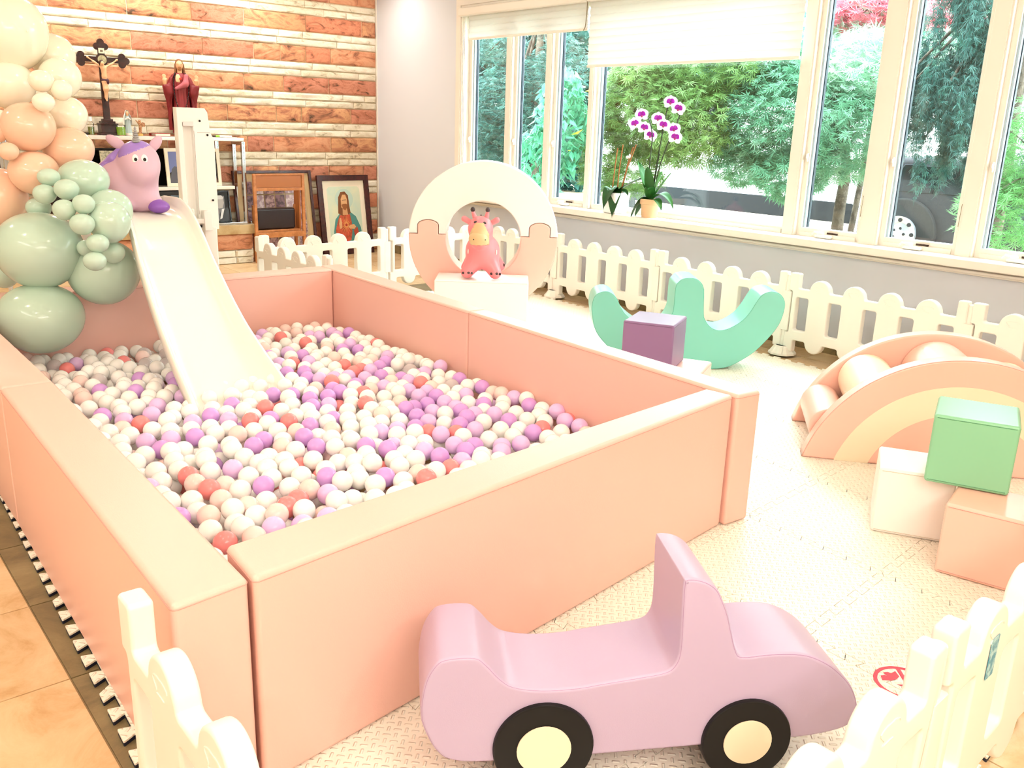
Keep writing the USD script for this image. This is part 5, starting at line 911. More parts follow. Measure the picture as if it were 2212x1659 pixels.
for s in (-1, 1):
    obj('sleeve', blob([('c', (s * 0.075, -0.01, 0.54), (s * 0.115, -0.03, 0.42), 0.032, 0.038), ('c', (s * 0.115, -0.03, 0.42), (s * 0.145, -0.05, 0.47), 0.036, 0.028), ('c', (s * 0.118, -0.02, 0.40), (s * 0.11, 0.0, 0.18), 0.034, 0.02)], 0.012, 0.009), CLOAK, sg, True)
    hx, hz = s * 0.150, 0.50
    fingers = [('c', (hx, -0.06, hz + 0.035), (hx + dx, -0.062, hz + 0.035 + l), 0.0075, 0.006) for dx, l in ((-0.014, 0.038), (-0.005, 0.045), (0.005, 0.043), (0.013, 0.034))]
    obj('hand', blob([('c', (hx - s * 0.004, -0.052, hz - 0.02), (hx, -0.06, hz + 0.03), 0.016, 0.019), ('c', (hx, -0.06, hz + 0.01), (hx - s * 0.024, -0.068, hz + 0.04), 0.009, 0.006)] + fingers, 0.004, 0.004), SKIN, sg, True)
obj('head', blob([('c', (0, -0.005, 0.60), (0, -0.008, 0.635), 0.024, 0.022), ('e', (0, -0.014, 0.675), (0.033, 0.038, 0.046)), ('e', (0, -0.050, 0.672), (0.006, 0.008, 0.010)), ('e', (0, -0.044, 0.690), (0.026, 0.008, 0.006))], 0.005, 0.005), SKIN, sg, True)
obj('hair', blob([('e', (0, 0.012, 0.697), (0.036, 0.036, 0.040)), ('c', (-0.034, 0.004, 0.68), (-0.044, -0.008, 0.590), 0.012, 0.012), ('c', (0.034, 0.004, 0.68), (0.044, -0.008, 0.590), 0.012, 0.012), ('e', (0, 0.026, 0.63), (0.042, 0.024, 0.06))], 0.005, 0.006), P_('hair_brown', '#7d5230'), sg, True)
obj('beard', blob([('e', (0, -0.040, 0.640), (0.020, 0.014, 0.016)), ('e', (0, -0.050, 0.657), (0.012, 0.004, 0.0035))], 0.006, 0.0045), P_('beard_brown', '#946138'), sg, True)
for s in (-1, 1): obj('eye', ell((s * 0.012, -0.0465, 0.682), (0.005, 0.003, 0.003), 10), EYEB, sg, True)
obj('tunic_neck', blob([('e', (-0.022, -0.048, 0.548), (0.026, 0.012, 0.046))], 0.01, 0.007), P_('tunic_cream', '#e0c79a'), sg, True)
obj('sash', blob([('c', (0.055, -0.045, 0.575), (0.045, -0.058, 0.50), 0.022, 0.024), ('c', (0.045, -0.058, 0.50), (-0.045, -0.060, 0.455), 0.026, 0.016)], 0.012, 0.008), SASH, sg, True)
obj('heart', ell((0.0, -0.068, 0.548), (0.012, 0.006, 0.014), 14), P_('heart_red', '#c8402f'), sg, True)
ro = smoothline([(-0.048, -0.035, 0.60), (-0.068, -0.058, 0.50), (-0.062, -0.075, 0.38), (-0.035, -0.085, 0.26), (-0.005, -0.09, 0.21), (0.025, -0.085, 0.26), (0.06, -0.075, 0.38), (0.075, -0.058, 0.50), (0.048, -0.035, 0.60)], 9)
obj('rosary', join([ell(p, 0.0065, 8) for p in ro]), EYEB, sg, True, label='string of dark beads')
obj('medal', join([tf(ell((0, 0, 0), (0.013, 0.004, 0.018), 14), (0.0, -0.094, 0.185)), tf(ell((0, 0, 0), (0.012, 0.004, 0.012), 14), (0.006, -0.095, 0.145))]), CHROME, sg, True)
# veiled figurine
vf = thing('veiled_figurine', 'small white and blue veiled figurine on the shelf', 'figurine', (-9.25, 2.843, ZS), 90)
obj('base', cyl(0.038, 0.0, 0.022, 20, 0.004), P_('figurine_base', '#e8d9cc'), vf)
obj('gown', folds([(0.001, 0.022), (0.036, 0.022), (0.030, 0.07), (0.026, 0.12), (0.024, 0.16), (0.012, 0.185), (0.001, 0.187)], 9, 0.06, 1, 0.8, 0, 360, 48), P_('gown_blue', '#a9b8b8'), vf, 50)
obj('veil', folds([(0.042, 0.10), (0.040, 0.14), (0.033, 0.18), (0.022, 0.205), (0.019, 0.22), (0.012, 0.233), (0.001, 0.238)], 8, 0.04, 1.05, 0.85, -35, 215, 40), P_('veil_white', '#f3efe8'), vf, 50)
obj('head', blob([('e', (0, -0.008, 0.208), (0.0125, 0.013, 0.017)), ('c', (0, -0.004, 0.18), (0, -0.006, 0.2), 0.008, 0.008)], 0.004, 0.003), SKIN, vf, True)
obj('hand', blob([('c', (-0.022, -0.012, 0.15), (0.0, -0.03, 0.165), 0.008, 0.005), ('c', (0.022, -0.012, 0.15), (0.0, -0.03, 0.165), 0.008, 0.005)], 0.004, 0.003), P_('veil_white', '#f3efe8'), vf, True)
# bronze winged figurine
bf = thing('winged_figurine', 'small brown winged figurine with raised arm', 'figurine', (-9.25, 2.955, ZS), 90)
BRZ = M('figurine_bronze', '#8a4f30', 0.4, 0.5, noise=(120.0, '#c79a6a', 0.45, 0.6))
obj('base', cyl(0.024, 0.0, 0.02, 16, 0.003), P_('base_gold', '#c9a25a'), bf)
obj('figure', blob([('c', (0, 0, 0.02), (0.004, 0, 0.075), 0.014, 0.012), ('c', (0.004, 0, 0.075), (0, 0, 0.115), 0.012, 0.014), ('s', (0, -0.003, 0.138), 0.011), ('c', (-0.012, 0, 0.115), (-0.036, -0.004, 0.145), 0.006, 0.004), ('c', (0.012, 0, 0.115), (0.03, -0.01, 0.095), 0.006, 0.004)], 0.005, 0.0035), BRZ, bf, True)
obj('wing', prism(Polygon([(0, 0), (0.030, 0.012), (0.05, 0.004), (0.046, -0.03), (0.02, -0.03)]), 0.003), BRZ, bf); 
wg = stage.GetPrimAtPath(str(bf.GetPath()) + '/wing'); UsdGeom.Xformable(wg).AddTranslateOp().Set(Gf.Vec3d(0.004, 0.012, 0.115)); UsdGeom.Xformable(wg).AddRotateXOp().Set(90.0)
# candle, bottle, book and small things
cd = thing('green_candle', 'lime green candle in a glass cup on the shelf', 'candle', (-9.22, 2.765, ZS))
obj('wax', cyl(0.040, 0.003, 0.078, 28, 0.004), M('green_wax', '#8fc41a', 0.4, emit=0.0), cd)
obj('cup', lathe([(0.001, 0.0), (0.044, 0.0), (0.046, 0.098), (0.0445, 0.098), (0.0425, 0.004), (0.001, 0.004)], 28), M('clear_glass', '#ffffff', 0.02, 0.5, trans=1.0), cd, 40)
bo = thing('green_bottle', 'small clear bottle of green liquid with a white cap', 'bottle', (-9.24, 2.50, ZS))
obj('liquid', cyl(0.027, 0.003, 0.075, 20, 0.002), M('green_liquid', '#7d8a25', 0.2), bo)
obj('glass', lathe([(0.001, 0.0), (0.030, 0.0), (0.031, 0.10), (0.014, 0.125), (0.012, 0.135), (0.010, 0.135), (0.0125, 0.122), (0.029, 0.098), (0.0285, 0.003), (0.001, 0.003)], 22), M('clear_glass'), bo, 40)
obj('cap', cyl(0.0165, 0.125, 0.165, 20, 0.002), EYEW, bo)
dk = thing('dark_dish', 'small black dish beside the green bottle', 'dish', (-9.22, 2.43, ZS))
obj('dish', lathe([(0.001, 0.0), (0.03, 0.0), (0.045, 0.02), (0.043, 0.021), (0.03, 0.004), (0.001, 0.004)], 22), BLACKV, dk, 40)
bk = thing('small_book', 'small red and white book lying on the shelf', 'book', (-9.22, 3.13, ZS), 4)
obj('cover', join([box(-0.05, 0.055, -0.085, 0.085, 0.0, 0.003), box(-0.05, 0.055, -0.085, 0.085, 0.024, 0.027), box(-0.053, -0.05, -0.085, 0.085, 0.0, 0.027)]), P_('book_red', '#a3302c'), bk, False)
obj('pages', box(-0.049, 0.052, -0.062, 0.082, 0.003, 0.024), P_('book_pages', '#f2e8d8'), bk, False)
pe = thing('green_marker', 'white and green marker pen lying at the right end of the shelf', 'pen', (-9.21, 3.75, ZS))
obj('barrel', tf(cyl(0.009, -0.02, 0.11, 14, 0.002), (0, 0, 0.0095), rx=-86 + 86 - 90), EYEW, pe)
obj('grip', tf(cyl(0.0098, 0.022, 0.062, 14, 0.002), (0, 0, 0.0095), rx=90), M('lime', '#8fc43a', 0.4), pe)
obj('tip', tf(cyl(0.007, 0.062, 0.095, 12, 0.002), (0, 0, 0.0095), rx=90), BLACKV, pe)
sp = thing('paper_sheet', 'white paper lying flat at the right end of the shelf', 'paper', (-9.24, 3.83, ZS))
obj('sheet', prism(affinity.rotate(sbox(-0.06, -0.07, 0.06, 0.07), 8), 0.002), EYEW, sp, False)
# pictures leaning on the stone wall, and the wooden chair
MAHOG = M('mahogany_frame', '#4a1a16', 0.3, 0.5, noise=(25.0, '#31100e', 0.4, 0.62))
PW, PH = 0.665, 0.90
def circ(c, r, n=28, a0=0, a1=360, sy=1.0): return [(c[0] + r * math.cos(math.radians(t)), c[1] + sy * r * math.sin(math.radians(t))) for t in np.linspace(a0, a1, n, endpoint=a1 != 360)]
picture('framed_print', 'mahogany-framed print of a bearded figure in orange robe and teal mantle', 'picture', (-9.20, 5.21, 0.004), PW, PH, 0.062, MAHOG, 8.5,
        [('print', [(-0.212, 0.125), (0.212, 0.125), (0.212, 0.74), (0.185, 0.772), (-0.185, 0.772), (-0.212, 0.74)], M('print_sky', '#c6dccb', 0.5, noise=(3.0, '#dfe3c4', 0.4, 0.65))),
         ('halo', [*circ((0.0, 0.63), 0.125)], P_('print_halo', '#d6e2c6')), ('halo', [*circ((0.0, 0.63), 0.118)], P_('print_halo_in', '#bcd6ca')),
         ('mantle', [(-0.175, 0.125), (-0.165, 0.27), (-0.135, 0.40), (-0.07, 0.47), (0.07, 0.48), (0.135, 0.43), (0.19, 0.30), (0.20, 0.18), (0.17, 0.125)], P_('print_teal', '#4f8f8b')),
         ('robe', [(-0.115, 0.15), (-0.145, 0.27), (-0.11, 0.37), (-0.075, 0.45), (0.06, 0.455), (0.075, 0.36), (0.07, 0.25), (0.05, 0.16), (-0.02, 0.135)], M('print_orange', '#d4573a', 0.5, noise=(14.0, '#a84a26', 0.42, 0.6))),
         ('hair', [(-0.09, 0.47), (-0.085, 0.55), (-0.075, 0.65), (-0.04, 0.71), (0.015, 0.715), (0.055, 0.67), (0.06, 0.56), (0.07, 0.47), (0.03, 0.45), (-0.04, 0.44)], P_('print_auburn', '#7d4a26')),
         ('face', [(-0.045, 0.535), (-0.045, 0.63), (-0.02, 0.68), (0.02, 0.68), (0.035, 0.63), (0.032, 0.545), (0.005, 0.51)], P_('print_fair', '#e0ae7c')), ('neck', [(-0.035, 0.45), (0.035, 0.45), (0.025, 0.53), (-0.03, 0.53)], P_('print_fair2', '#d3a070')),
         ('beard', [(-0.04, 0.565), (-0.02, 0.575), (0.018, 0.578), (0.032, 0.568), (0.03, 0.535), (0.005, 0.500), (-0.022, 0.515)], P_('print_beard', '#93592f')), ('eyes', [(-0.03, 0.615), (0.022, 0.618), (0.022, 0.623), (-0.03, 0.62)], P_('print_dark3', '#3a2418')),
         ('rays', [p for k in range(18) for p in ((0.0 + 0.085 * math.cos(k * math.pi / 9) * (1.25 if math.sin(k * math.pi / 9) < 0 else 0.8), 0.335 + 0.12 * math.sin(k * math.pi / 9)), (0.022 * math.cos((k + 0.5) * math.pi / 9), 0.335 + 0.022 * math.sin((k + 0.5) * math.pi / 9)))], P_('print_gold', '#e8a15c')),
         ('heart', [*circ((0.0, 0.335), 0.016, 12)], P_('print_heart', '#b0392c')), ('hand', [(0.02, 0.31), (0.055, 0.335), (0.10, 0.34), (0.125, 0.31), (0.10, 0.285), (0.05, 0.29)], P_('print_fair')if 0 else P_('print_fair', '#e0ae7c')), ('hand', [(-0.09, 0.29), (-0.06, 0.30), (-0.055, 0.36), (-0.065, 0.42), (-0.08, 0.41), (-0.095, 0.35)], P_('print_fair', '#e0ae7c')),
         ('sleeve', [(0.09, 0.27), (0.14, 0.31), (0.16, 0.22), (0.13, 0.16), (0.10, 0.2)], P_('print_rust', '#b5482e'))], thick=0.03, mat2=M('print_mount', '#f1e9d6', 0.6), mw=0.05)
cells = []; rgc = np.random.default_rng(9); TANM = M('tan_mount', '#c2a678', 0.6)
for r in range(5):
    for c in range(6):
        y0, z0 = -0.36 + c * 0.122, 0.115 + r * 0.148; cells.append((y0, z0))
pcs = [('print', [(-0.372, 0.1), (0.372, 0.1), (0.372, 0.865), (-0.372, 0.865)], P_('print_tan', '#b8a07c'))]
for k, (y0, z0) in enumerate(cells):
    m = M('print_photo_%d' % (k % 3), ['#8d6d75', '#a58a90', '#77595f'][k % 3], 0.5, noise=(26.0, ['#3d2c31', '#d8c8c8', '#c9a9a4'][k % 3], 0.42, 0.6))
    pcs.append(('photo', [(y0, z0), (y0 + 0.108, z0), (y0 + 0.108, z0 + 0.132), (y0, z0 + 0.132)], m))
picture('collage_frame', 'large brown-framed photo collage behind the wooden chair', 'picture', (-9.24, 4.375, 0.004), 0.92, 0.955, 0.03, MAHOG, 9.0, pcs, thick=0.03, mat2=TANM, mw=0.05)
ch = thing('wooden_chair', 'orange wooden chair with a black padded seat, in front of the collage', 'chair', (-9.03, 3.99, 0.0), 0)
for y in (0.0, 0.552): obj('post', rbox(-0.03, 0.0, y, y + 0.032, 0.0, 0.935, 0.004, 6), ORWOOD, ch)
obj('top_rail', rbox(-0.03, 0.002, 0.03, 0.555, 0.915, 0.935, 0.004, 6), ORWOOD, ch)
obj('back_panel', rbox(-0.026, -0.010, 0.03, 0.555, 0.79, 0.917, 0.003, 6), M('orange_panel', '#b46c35', 0.4), ch)
obj('rail', rbox(-0.03, 0.002, 0.03, 0.555, 0.757, 0.788, 0.004, 6), ORWOOD, ch)
obj('lower_rail', rbox(-0.03, 0.002, 0.03, 0.555, 0.265, 0.322, 0.004, 6), ORWOOD, ch)
LEATH = M('black_leather', '#24151a', 0.35, 0.5, bump=(150.0, 0.0006))
obj('cushion', rbox(-0.115, -0.04, 0.035, 0.49, 0.345, 0.572, 0.03, 12), LEATH, ch)
for y in (0.035, 0.515): obj('leg', rbox(-0.155, -0.12, y, y + 0.03, 0.0, 0.60, 0.004, 6), ORWOOD, ch)
obj('side_panel', rbox(-0.15, -0.03, 0.525, 0.545, 0.33, 0.78, 0.003, 6), M('orange_panel'), ch)
obj('seat_board', rbox(-0.155, -0.03, 0.03, 0.545, 0.322, 0.345, 0.004, 6), ORWOOD, ch)

# ------------------------------------------------------------------ orchids on the sill
SILL = 0.8005
LEAFG = leaf_mat('orchid_leaf', '#2e6a2c', '#4f8a3a', 0.15, 9.0); LEAFD = leaf_mat('orchid_leaf_dark', '#1d4d1e', '#2f6a28', 0.12, 9.0)
POTT = M('terracotta', '#dbb48d', 0.8, 0.2, bump=(60.0, 0.001)); SOIL = M('bark_soil', '#4b3624', 0.9, bump=(80.0, 0.006))
STEMG = M('dark_stem', '#2b3a22', 0.5); STEMB = M('brown_cane', '#9c6234', 0.6)
def strap(a, length, width, rise, droop, tw=0.0, base=(0, 0, 0)):
    """broad strap leaf leaving the pot at angle a (degrees)"""
    c, s = math.cos(math.radians(a)), math.sin(math.radians(a))
    def f(u, v):
        r = length * v * (1 - 0.15 * v); z = rise * v - droop * v * v
        w = width * math.sin(math.pi * min(1, 0.12 + 0.88 * v) ** 0.9) ** 0.7 * (u - 0.5)
        fold = 0.35 * abs(u - 0.5) * width
        ca, sa = math.cos(tw), math.sin(tw)
        return (base[0] + c * r - s * w * ca, base[1] + s * r + c * w * ca, base[2] + z + fold + w * sa)
    v, F = grid(f, 7, 14); v2 = v.copy(); v2[:, 2] -= 0.0025
    return join([(v, F), (v2, F[:, ::-1])])
def petal(l, w, ang, tilt=12, cup=0.18):
    def f(u, v):
        q = math.sin(math.pi * min(1.0, 0.08 + 0.92 * v)) ** 0.6 * w * (u - 0.5); return (q, -cup * l * (v * v - v) * -1 * 0.6, l * v)
    return tf(grid(f, 6, 8), (0, 0, 0), rx=tilt, ry=ang)
PETW = leaf_mat('orchid_petal', '#f7e4f5', '#edc4ea', 0.4, 30.0); PETM = leaf_mat('orchid_heart', '#a51fa8', '#c44fc4', 0.25, 40.0); LIPY = P_('orchid_lip', '#a43a6a')
def flower(t, p, yaw, size=0.038, roll=0, pitch=0):
    def T(m): return tf(tf(m, rx=pitch, ry=roll), p, rz=yaw)
    fl = obj('blossom', T(join([petal(size, size * 0.75, a) for a in (0, 128, -128)] + [petal(size * 1.02, size * 1.25, a, 8) for a in (68, -68)])), PETW, t, 60)
    obj('blossom_heart', T(tf(join([petal(size * 0.62, size * 0.8, a, 8) for a in (48, -48)] + [petal(size * 0.4, size * 0.4, 0, 8)]), (0, -0.0035, 0))), PETM, fl, 60)
    obj('lip', T(join([ell((0, -0.006, -0.004), (0.005, 0.007, 0.005), 10), tf(petal(size * 0.36, size * 0.3, 180, 30), (0, -0.006, 0))])), LIPY, fl, 50)
o2 = thing('potted_orchid', 'orchid with white and magenta blossoms in a terracotta pot', 'orchid', (-5.06, 5.700, SILL))
obj('pot', lathe([(0.001, 0.0), (0.064, 0.0), (0.077, 0.106), (0.084, 0.110), (0.087, 0.150), (0.080, 0.153), (0.077, 0.135), (0.001, 0.132)], 32), POTT, o2, 35)
obj('soil', ell((0, 0, 0.132), (0.075, 0.075, 0.014), 18), SOIL, o2, True)
for a, l, w, ri, dr, tw in ((-95, 0.07, 0.115, 0.40, 0.14, 0.0), (165, 0.26, 0.10, 0.46, 0.16, 0.4), (178, 0.18, 0.10, 0.38, 0.10, 0.3), (20, 0.10, 0.085, 0.34, 0.10, 0.0), (-5, 0.32, 0.085, 0.30, 0.34, 0.2), (5, 0.22, 0.055, 0.30, 0.06, 0.3), (-25, 0.28, 0.075, 0.14, 0.20, 0.0), (-150, 0.19, 0.115, 0.10, 0.27, 0.2), (-172, 0.17, 0.085, 0.05, 0.20, 0.3), (-60, 0.15, 0.09, 0.28, 0.18, 0.1)):
    obj('leaf', strap(a, l, w, ri, dr, tw, (0, 0, 0.13)), LEAFG if a not in (-150, -172) else LEAFD, o2, 60)
FL = [(0.10, 0.918, 0), (0.187, 0.868, 12), (-0.093, 0.817, -10), (-0.14, 0.747, -18), (-0.076, 0.716, 8), (-0.039, 0.658, 14), (0.043, 0.79, 0), (0.074, 0.741, 6), (0.177, 0.65, 10), (0.144, 0.712, -12)]
for x, z, r in FL: flower(o2, (x / 0.72, -0.02 - 0.025 * math.sin(40 * x), z), 38, 0.058, r, 6)
for pts in ([(-0.018, 0, 0.13), (-0.035, 0, 0.42), (-0.03, 0.0, 0.66), (-0.09, -0.005, 0.80), (-0.19, -0.005, 0.78)], [(0.006, 0, 0.13), (0.04, 0, 0.42), (0.08, 0.0, 0.70), (0.11, -0.003, 0.86), (0.14, -0.004, 0.93)], [(0.015, 0.004, 0.13), (0.07, 0, 0.40), (0.15, 0, 0.62), (0.22, 0, 0.76), (0.25, 0, 0.85)], [(0.010, 0.006, 0.13), (0.03, 0.006, 0.34), (0.06, 0.004, 0.52)]):
    obj('stem', tube(smoothline(pts, 6), 0.005, 7), STEMG, o2, 60)
o1 = thing('potted_orchid', 'orchid without blossoms in a square white pot', 'orchid', (-5.46, 5.700, SILL))
obj('pot', arr(mf.Manifold.hull_points(np.vstack([ballpts((x * k, y * k, z), 0.008, 8) for x in (-1, 1) for y in (-1, 1) for k, z in ((0.066, 0.009), (0.084, 0.168))]))), EYEW, o1, 30)
obj('soil', ell((0, 0, 0.174), (0.078, 0.078, 0.012), 16), SOIL, o1, True)
for a, l, w, ri, dr, tw in ((-85, 0.17, 0.13, 0.22, 0.36, 0.0), (-52, 0.155, 0.125, 0.16, 0.36, 0.0), (8, 0.34, 0.075, 0.22, 0.08, 0.3), (-12, 0.24, 0.06, 0.12, 0.13, 0.2), (172, 0.16, 0.075, 0.14, 0.16, 0.1), (150, 0.10, 0.07, 0.14, 0.10, 0.0)):
    obj('leaf', strap(a, l, w, ri, dr, tw, (0, -0.01, 0.17)), LEAFD, o1, 60)
for pts in ([(-0.045, 0, 0.17), (-0.030, 0, 0.36), (-0.01, 0, 0.545)], [(0.015, 0, 0.17), (0.025, 0, 0.36), (0.05, 0, 0.575)], [(0.05, 0, 0.17), (0.10, 0, 0.34), (0.13, 0, 0.46), (0.17, 0, 0.56)], [(0.06, 0, 0.17), (0.115, 0, 0.38), (0.15, 0, 0.46), (0.20, 0, 0.58)]):
    obj('cane', tube(smoothline(pts, 5), 0.0052, 7), STEMB, o1, 60)
obj('clip', join([ell((0.115, -0.006, 0.475), (0.018, 0.009, 0.013), 10), ell((0.14, -0.006, 0.485), (0.010, 0.008, 0.02), 10)]), EYEW, o1, True)

# ------------------------------------------------------------------ garden outside
gd = obj('ground_garden', box(-45, 12, YW + 0.18, 60, -0.3, -0.05), tile_mat('garden_soil', '#b59d80', '#cdb79a', '#8f8a68', 0.9), None, False, kind='structure')
tag(gd, 'pale ground of the garden outside the window')
BARK = M('bark', '#3b352f', 0.9, 0.2, bump=(25.0, 0.02), noise=(12.0, '#5a5148', 0.4, 0.6))
def rand_rot(n, rg, droop):
    """frames for n leaves: tip direction mostly outward and drooping"""
    a = rg.uniform(0, 2 * math.pi, n); e = rg.normal(-droop, 0.45, n)
    d = np.stack([np.cos(a) * np.cos(e), np.sin(a) * np.cos(e), np.sin(e)], 1)
    r = np.stack([-np.sin(a), np.cos(a), np.zeros(n)], 1); r += rg.normal(0, 0.35, (n, 3)); r -= d * (r * d).sum(1, keepdims=True); r /= np.linalg.norm(r, axis=1, keepdims=True)
    return d, r, np.cross(r, d)
def scatter(ells, n, rg, shell=0.55):
    vol = np.array([e[1][0] * e[1][1] * e[1][2] for e in ells]); pick = rg.choice(len(ells), n, p=vol / vol.sum())
    u = rg.normal(0, 1, (n, 3)); u /= np.linalg.norm(u, axis=1, keepdims=True); u *= (shell + (1 - shell) * rg.uniform(0, 1, (n, 1)) ** 0.5)
    return np.array([ells[k][0] for k in pick]) + u * np.array([ells[k][1] for k in pick])
def leaves(P, rg, shape, size, droop=0.5):
    """shape: list of (quad of (across, along) points) sharing one frame"""
    n = len(P); d, r, nn = rand_rot(n, rg, droop); s = size * rg.uniform(0.7, 1.3, n); V, F = [], []; k = 0
    for q in shape:
        q = np.array(q); m = len(q)
        pts = P[:, None] + s[:, None, None] * (q[None, :, 0:1] * r[:, None] + q[None, :, 1:2] * d[:, None] + (q[None, :, 2:3] if q.shape[1] > 2 else 0) * nn[:, None])
        V.append(pts.reshape(-1, 3)); b = k + np.arange(n)[:, None] * m
        F += [b + np.array([0, 1, 2]), b + np.array([0, 2, 3])]; k += n * m
    return np.vstack(V), np.vstack(F)
def lobe(a, l, w):
    w *= 0.8
    c, s = math.cos(a), math.sin(a); f = lambda x, y: (x * c + y * s, -x * s + y * c, -0.12 * (y / l) ** 2 * l)
    return [f(0, 0), f(w, 0.45 * l), f(0, l), f(-w, 0.45 * l)]
PALM = [lobe(a, l, 0.07) for a, l in ((0, 1.0), (0.5, 0.92), (-0.5, 0.92), (1.05, 0.75), (-1.05, 0.75), (1.6, 0.5), (-1.6, 0.5))]
OVAL = [[(0, 0, 0), (0.26, 0.35, 0.05), (0, 1.0, -0.1), (-0.26, 0.35, 0.05)]]
NEED = [lobe(a, l, 0.05) for a, l in ((0, 1.0), (0.45, 0.6), (-0.45, 0.6), (0.9, 0.5), (-0.9, 0.5))]
def tree(name, label, cat, ells, n, shape, size, mat, seed, droop=0.5, trunk=None, tr=0.06, shell=0.5):
    rg = np.random.default_rng(seed); t = thing(name, label, cat, (0, 0, 0))
    obj('foliage', leaves(scatter(ells, n, rg, shell), rg, shape, size, droop), mat, t, False, kind='stuff')
    if trunk is not None:
        obj('trunk', tube(smoothline(trunk, 6), np.linspace(tr, tr * 0.5, 6 * (len(trunk) - 1) + 1), 10), BARK, t, 60)
        top = np.array(trunk[-1]); br = []
        for k in range(9):
            e = ells[k % len(ells)]; q = np.array(e[0]) + rg.uniform(-0.7, 0.7, 3) * np.array(e[1]); mid = 0.5 * (top + q) + np.array([0, 0, 0.08])
            br.append(tube(smoothline([top, mid, q], 5), np.linspace(tr * 0.35, tr * 0.08, 11), 6))
        obj('branch', join(br), BARK, t, 60)
    return t
GOLV = leaf_mat('leaf_olive', '#5c7f42', '#9ab86e', 0.4, 2.5); GTEAL = leaf_mat('leaf_teal', '#5d9272', '#b2d3bd', 0.4, 2.0); GPALE = leaf_mat('leaf_pale', '#a9cdb6', '#e2eed8', 0.4, 2.0)
GDK = leaf_mat('needle_dark', '#2b5750', '#548a7c', 0.15, 2.0); GSHR = leaf_mat('leaf_shrub', '#5aa583', '#9ad8ba', 0.35, 4.0); GRED = leaf_mat('leaf_red', '#e88fa0', '#f8d2d6', 0.45, 3.0); GMINT = leaf_mat('leaf_mint', '#8fd0b0', '#c4ecd4', 0.45, 0.6); GSPR = leaf_mat('needle_spruce', '#23504a', '#3f7a6a', 0.15, 3.0)
GYEL = leaf_mat('leaf_yellow', '#dfe04a', '#f0f08a', 0.4, 3.0)
tree('laceleaf_maple', 'olive green lace-leaf maple outside, behind the orchids', 'tree', [((-7.30, 8.1, 1.75), (0.80, 0.5, 0.62)), ((-7.0, 8.3, 2.15), (1.1, 0.5, 0.35)), ((-7.85, 7.9, 1.25), (0.32, 0.35, 0.55)), ((-6.7, 8.0, 1.6), (0.6, 0.45, 0.5)), ((-7.4, 8.0, 1.05), (0.45, 0.3, 0.3))], 7500, PALM, 0.105, GOLV, 1, 0.7, [(-8.66, 9.0, -0.05), (-8.64, 9.0, 0.8), (-8.5, 8.9, 1.5), (-7.8, 8.5, 1.9)], 0.06)
tree('laceleaf_maple', 'blue-green lace-leaf maple outside, in the right half of the big pane', 'tree', [((-5.85, 8.6, 1.70), (0.95, 0.55, 0.60)), ((-4.95, 8.5, 1.50), (0.55, 0.45, 0.45)), ((-6.3, 8.7, 2.2), (0.9, 0.45, 0.35)), ((-5.6, 8.5, 1.1), (0.4, 0.4, 0.28)), ((-6.3, 8.6, 1.15), (0.45, 0.4, 0.22))], 7800, PALM, 0.105, GTEAL, 2, 0.7, [(-5.27, 9.0, -0.05), (-5.27, 9.0, 0.7), (-5.25, 8.95, 1.3), (-5.4, 8.7, 1.7)], 0.075)
tree('pale_maple', 'pale, almost white-leaved maple outside, in the narrow pane right of the big one', 'tree', [((-5.0, 8.7, 2.15), (0.65, 0.4, 0.40)), ((-4.2, 9.0, 2.2), (0.4, 0.4, 0.35)), ((-5.6, 9.4, 2.6), (0.5, 0.4, 0.3))], 3000, PALM, 0.11, GPALE, 3, 0.4)
tree('red_maple', 'small maple with pinkish red leaves at the top of the garden view', 'tree', [((-5.35, 9.2, 2.84), (0.40, 0.3, 0.25)), ((-5.75, 9.2, 2.70), (0.25, 0.3, 0.15)), ((-4.50, 9.2, 2.74), (0.26, 0.25, 0.26)), ((-4.15, 9.3, 2.55), (0.15, 0.2, 0.1))], 1300, PALM, 0.12, GRED, 4, 0.1, [(-5.6, 9.8, -0.05), (-5.5, 9.8, 1.5), (-5.4, 9.4, 2.7)], 0.04)
tree('broadleaf_shrub', 'tall shrub with drooping oval leaves outside the narrow left windows', 'shrub', [((-8.05, 7.4, 1.55), (0.34, 0.3, 0.62)), ((-8.45, 7.4, 1.05), (0.42, 0.3, 0.45)), ((-7.9, 7.3, 1.9), (0.2, 0.25, 0.3)), ((-9.1, 7.6, 0.70), (0.5, 0.3, 0.3))], 1700, OVAL, 0.13, GSHR, 5, 0.9, [(-8.1, 7.4, -0.05), (-8.12, 7.4, 0.5), (-8.1, 7.4, 1.3)], 0.02)
tree('conifer', 'dark conifer outside, seen through the left narrow windows', 'tree', [((-15.4, 12.4, 1.8), (0.9, 0.6, 0.9)), ((-14.3, 12.4, 1.9), (0.8, 0.6, 1.0)), ((-13.3, 12.2, 2.6), (0.5, 0.5, 0.6)), ((-16.0, 12.6, 1.1), (0.9, 0.6, 0.7)), ((-13.4, 12.3, 1.4), (0.6, 0.5, 0.8)), ((-15.8, 12.6, 3.1), (0.8, 0.5, 0.35))], 15000, NEED, 0.16, GDK, 6, 0.3, [(-14.3, 12.5, -0.05), (-14.3, 12.5, 1.5), (-14.2, 12.4, 3.6)], 0.12)
rg7 = np.random.default_rng(7); spr = []
for k in range(64):
    x0, y0 = rg7.uniform(-4.32, -3.50), rg7.uniform(7.7, 8.3)
    if k % 3 == 0: x0 = rg7.uniform(-3.85, -3.35)
    tip = rg7.uniform(1.2, 1.75) if x0 < -3.85 else rg7.uniform(0.95, 2.5)
    h = rg7.uniform(0.3, 0.5); spr.append(((x0, y0, tip + h), (0.075, 0.075, h)))
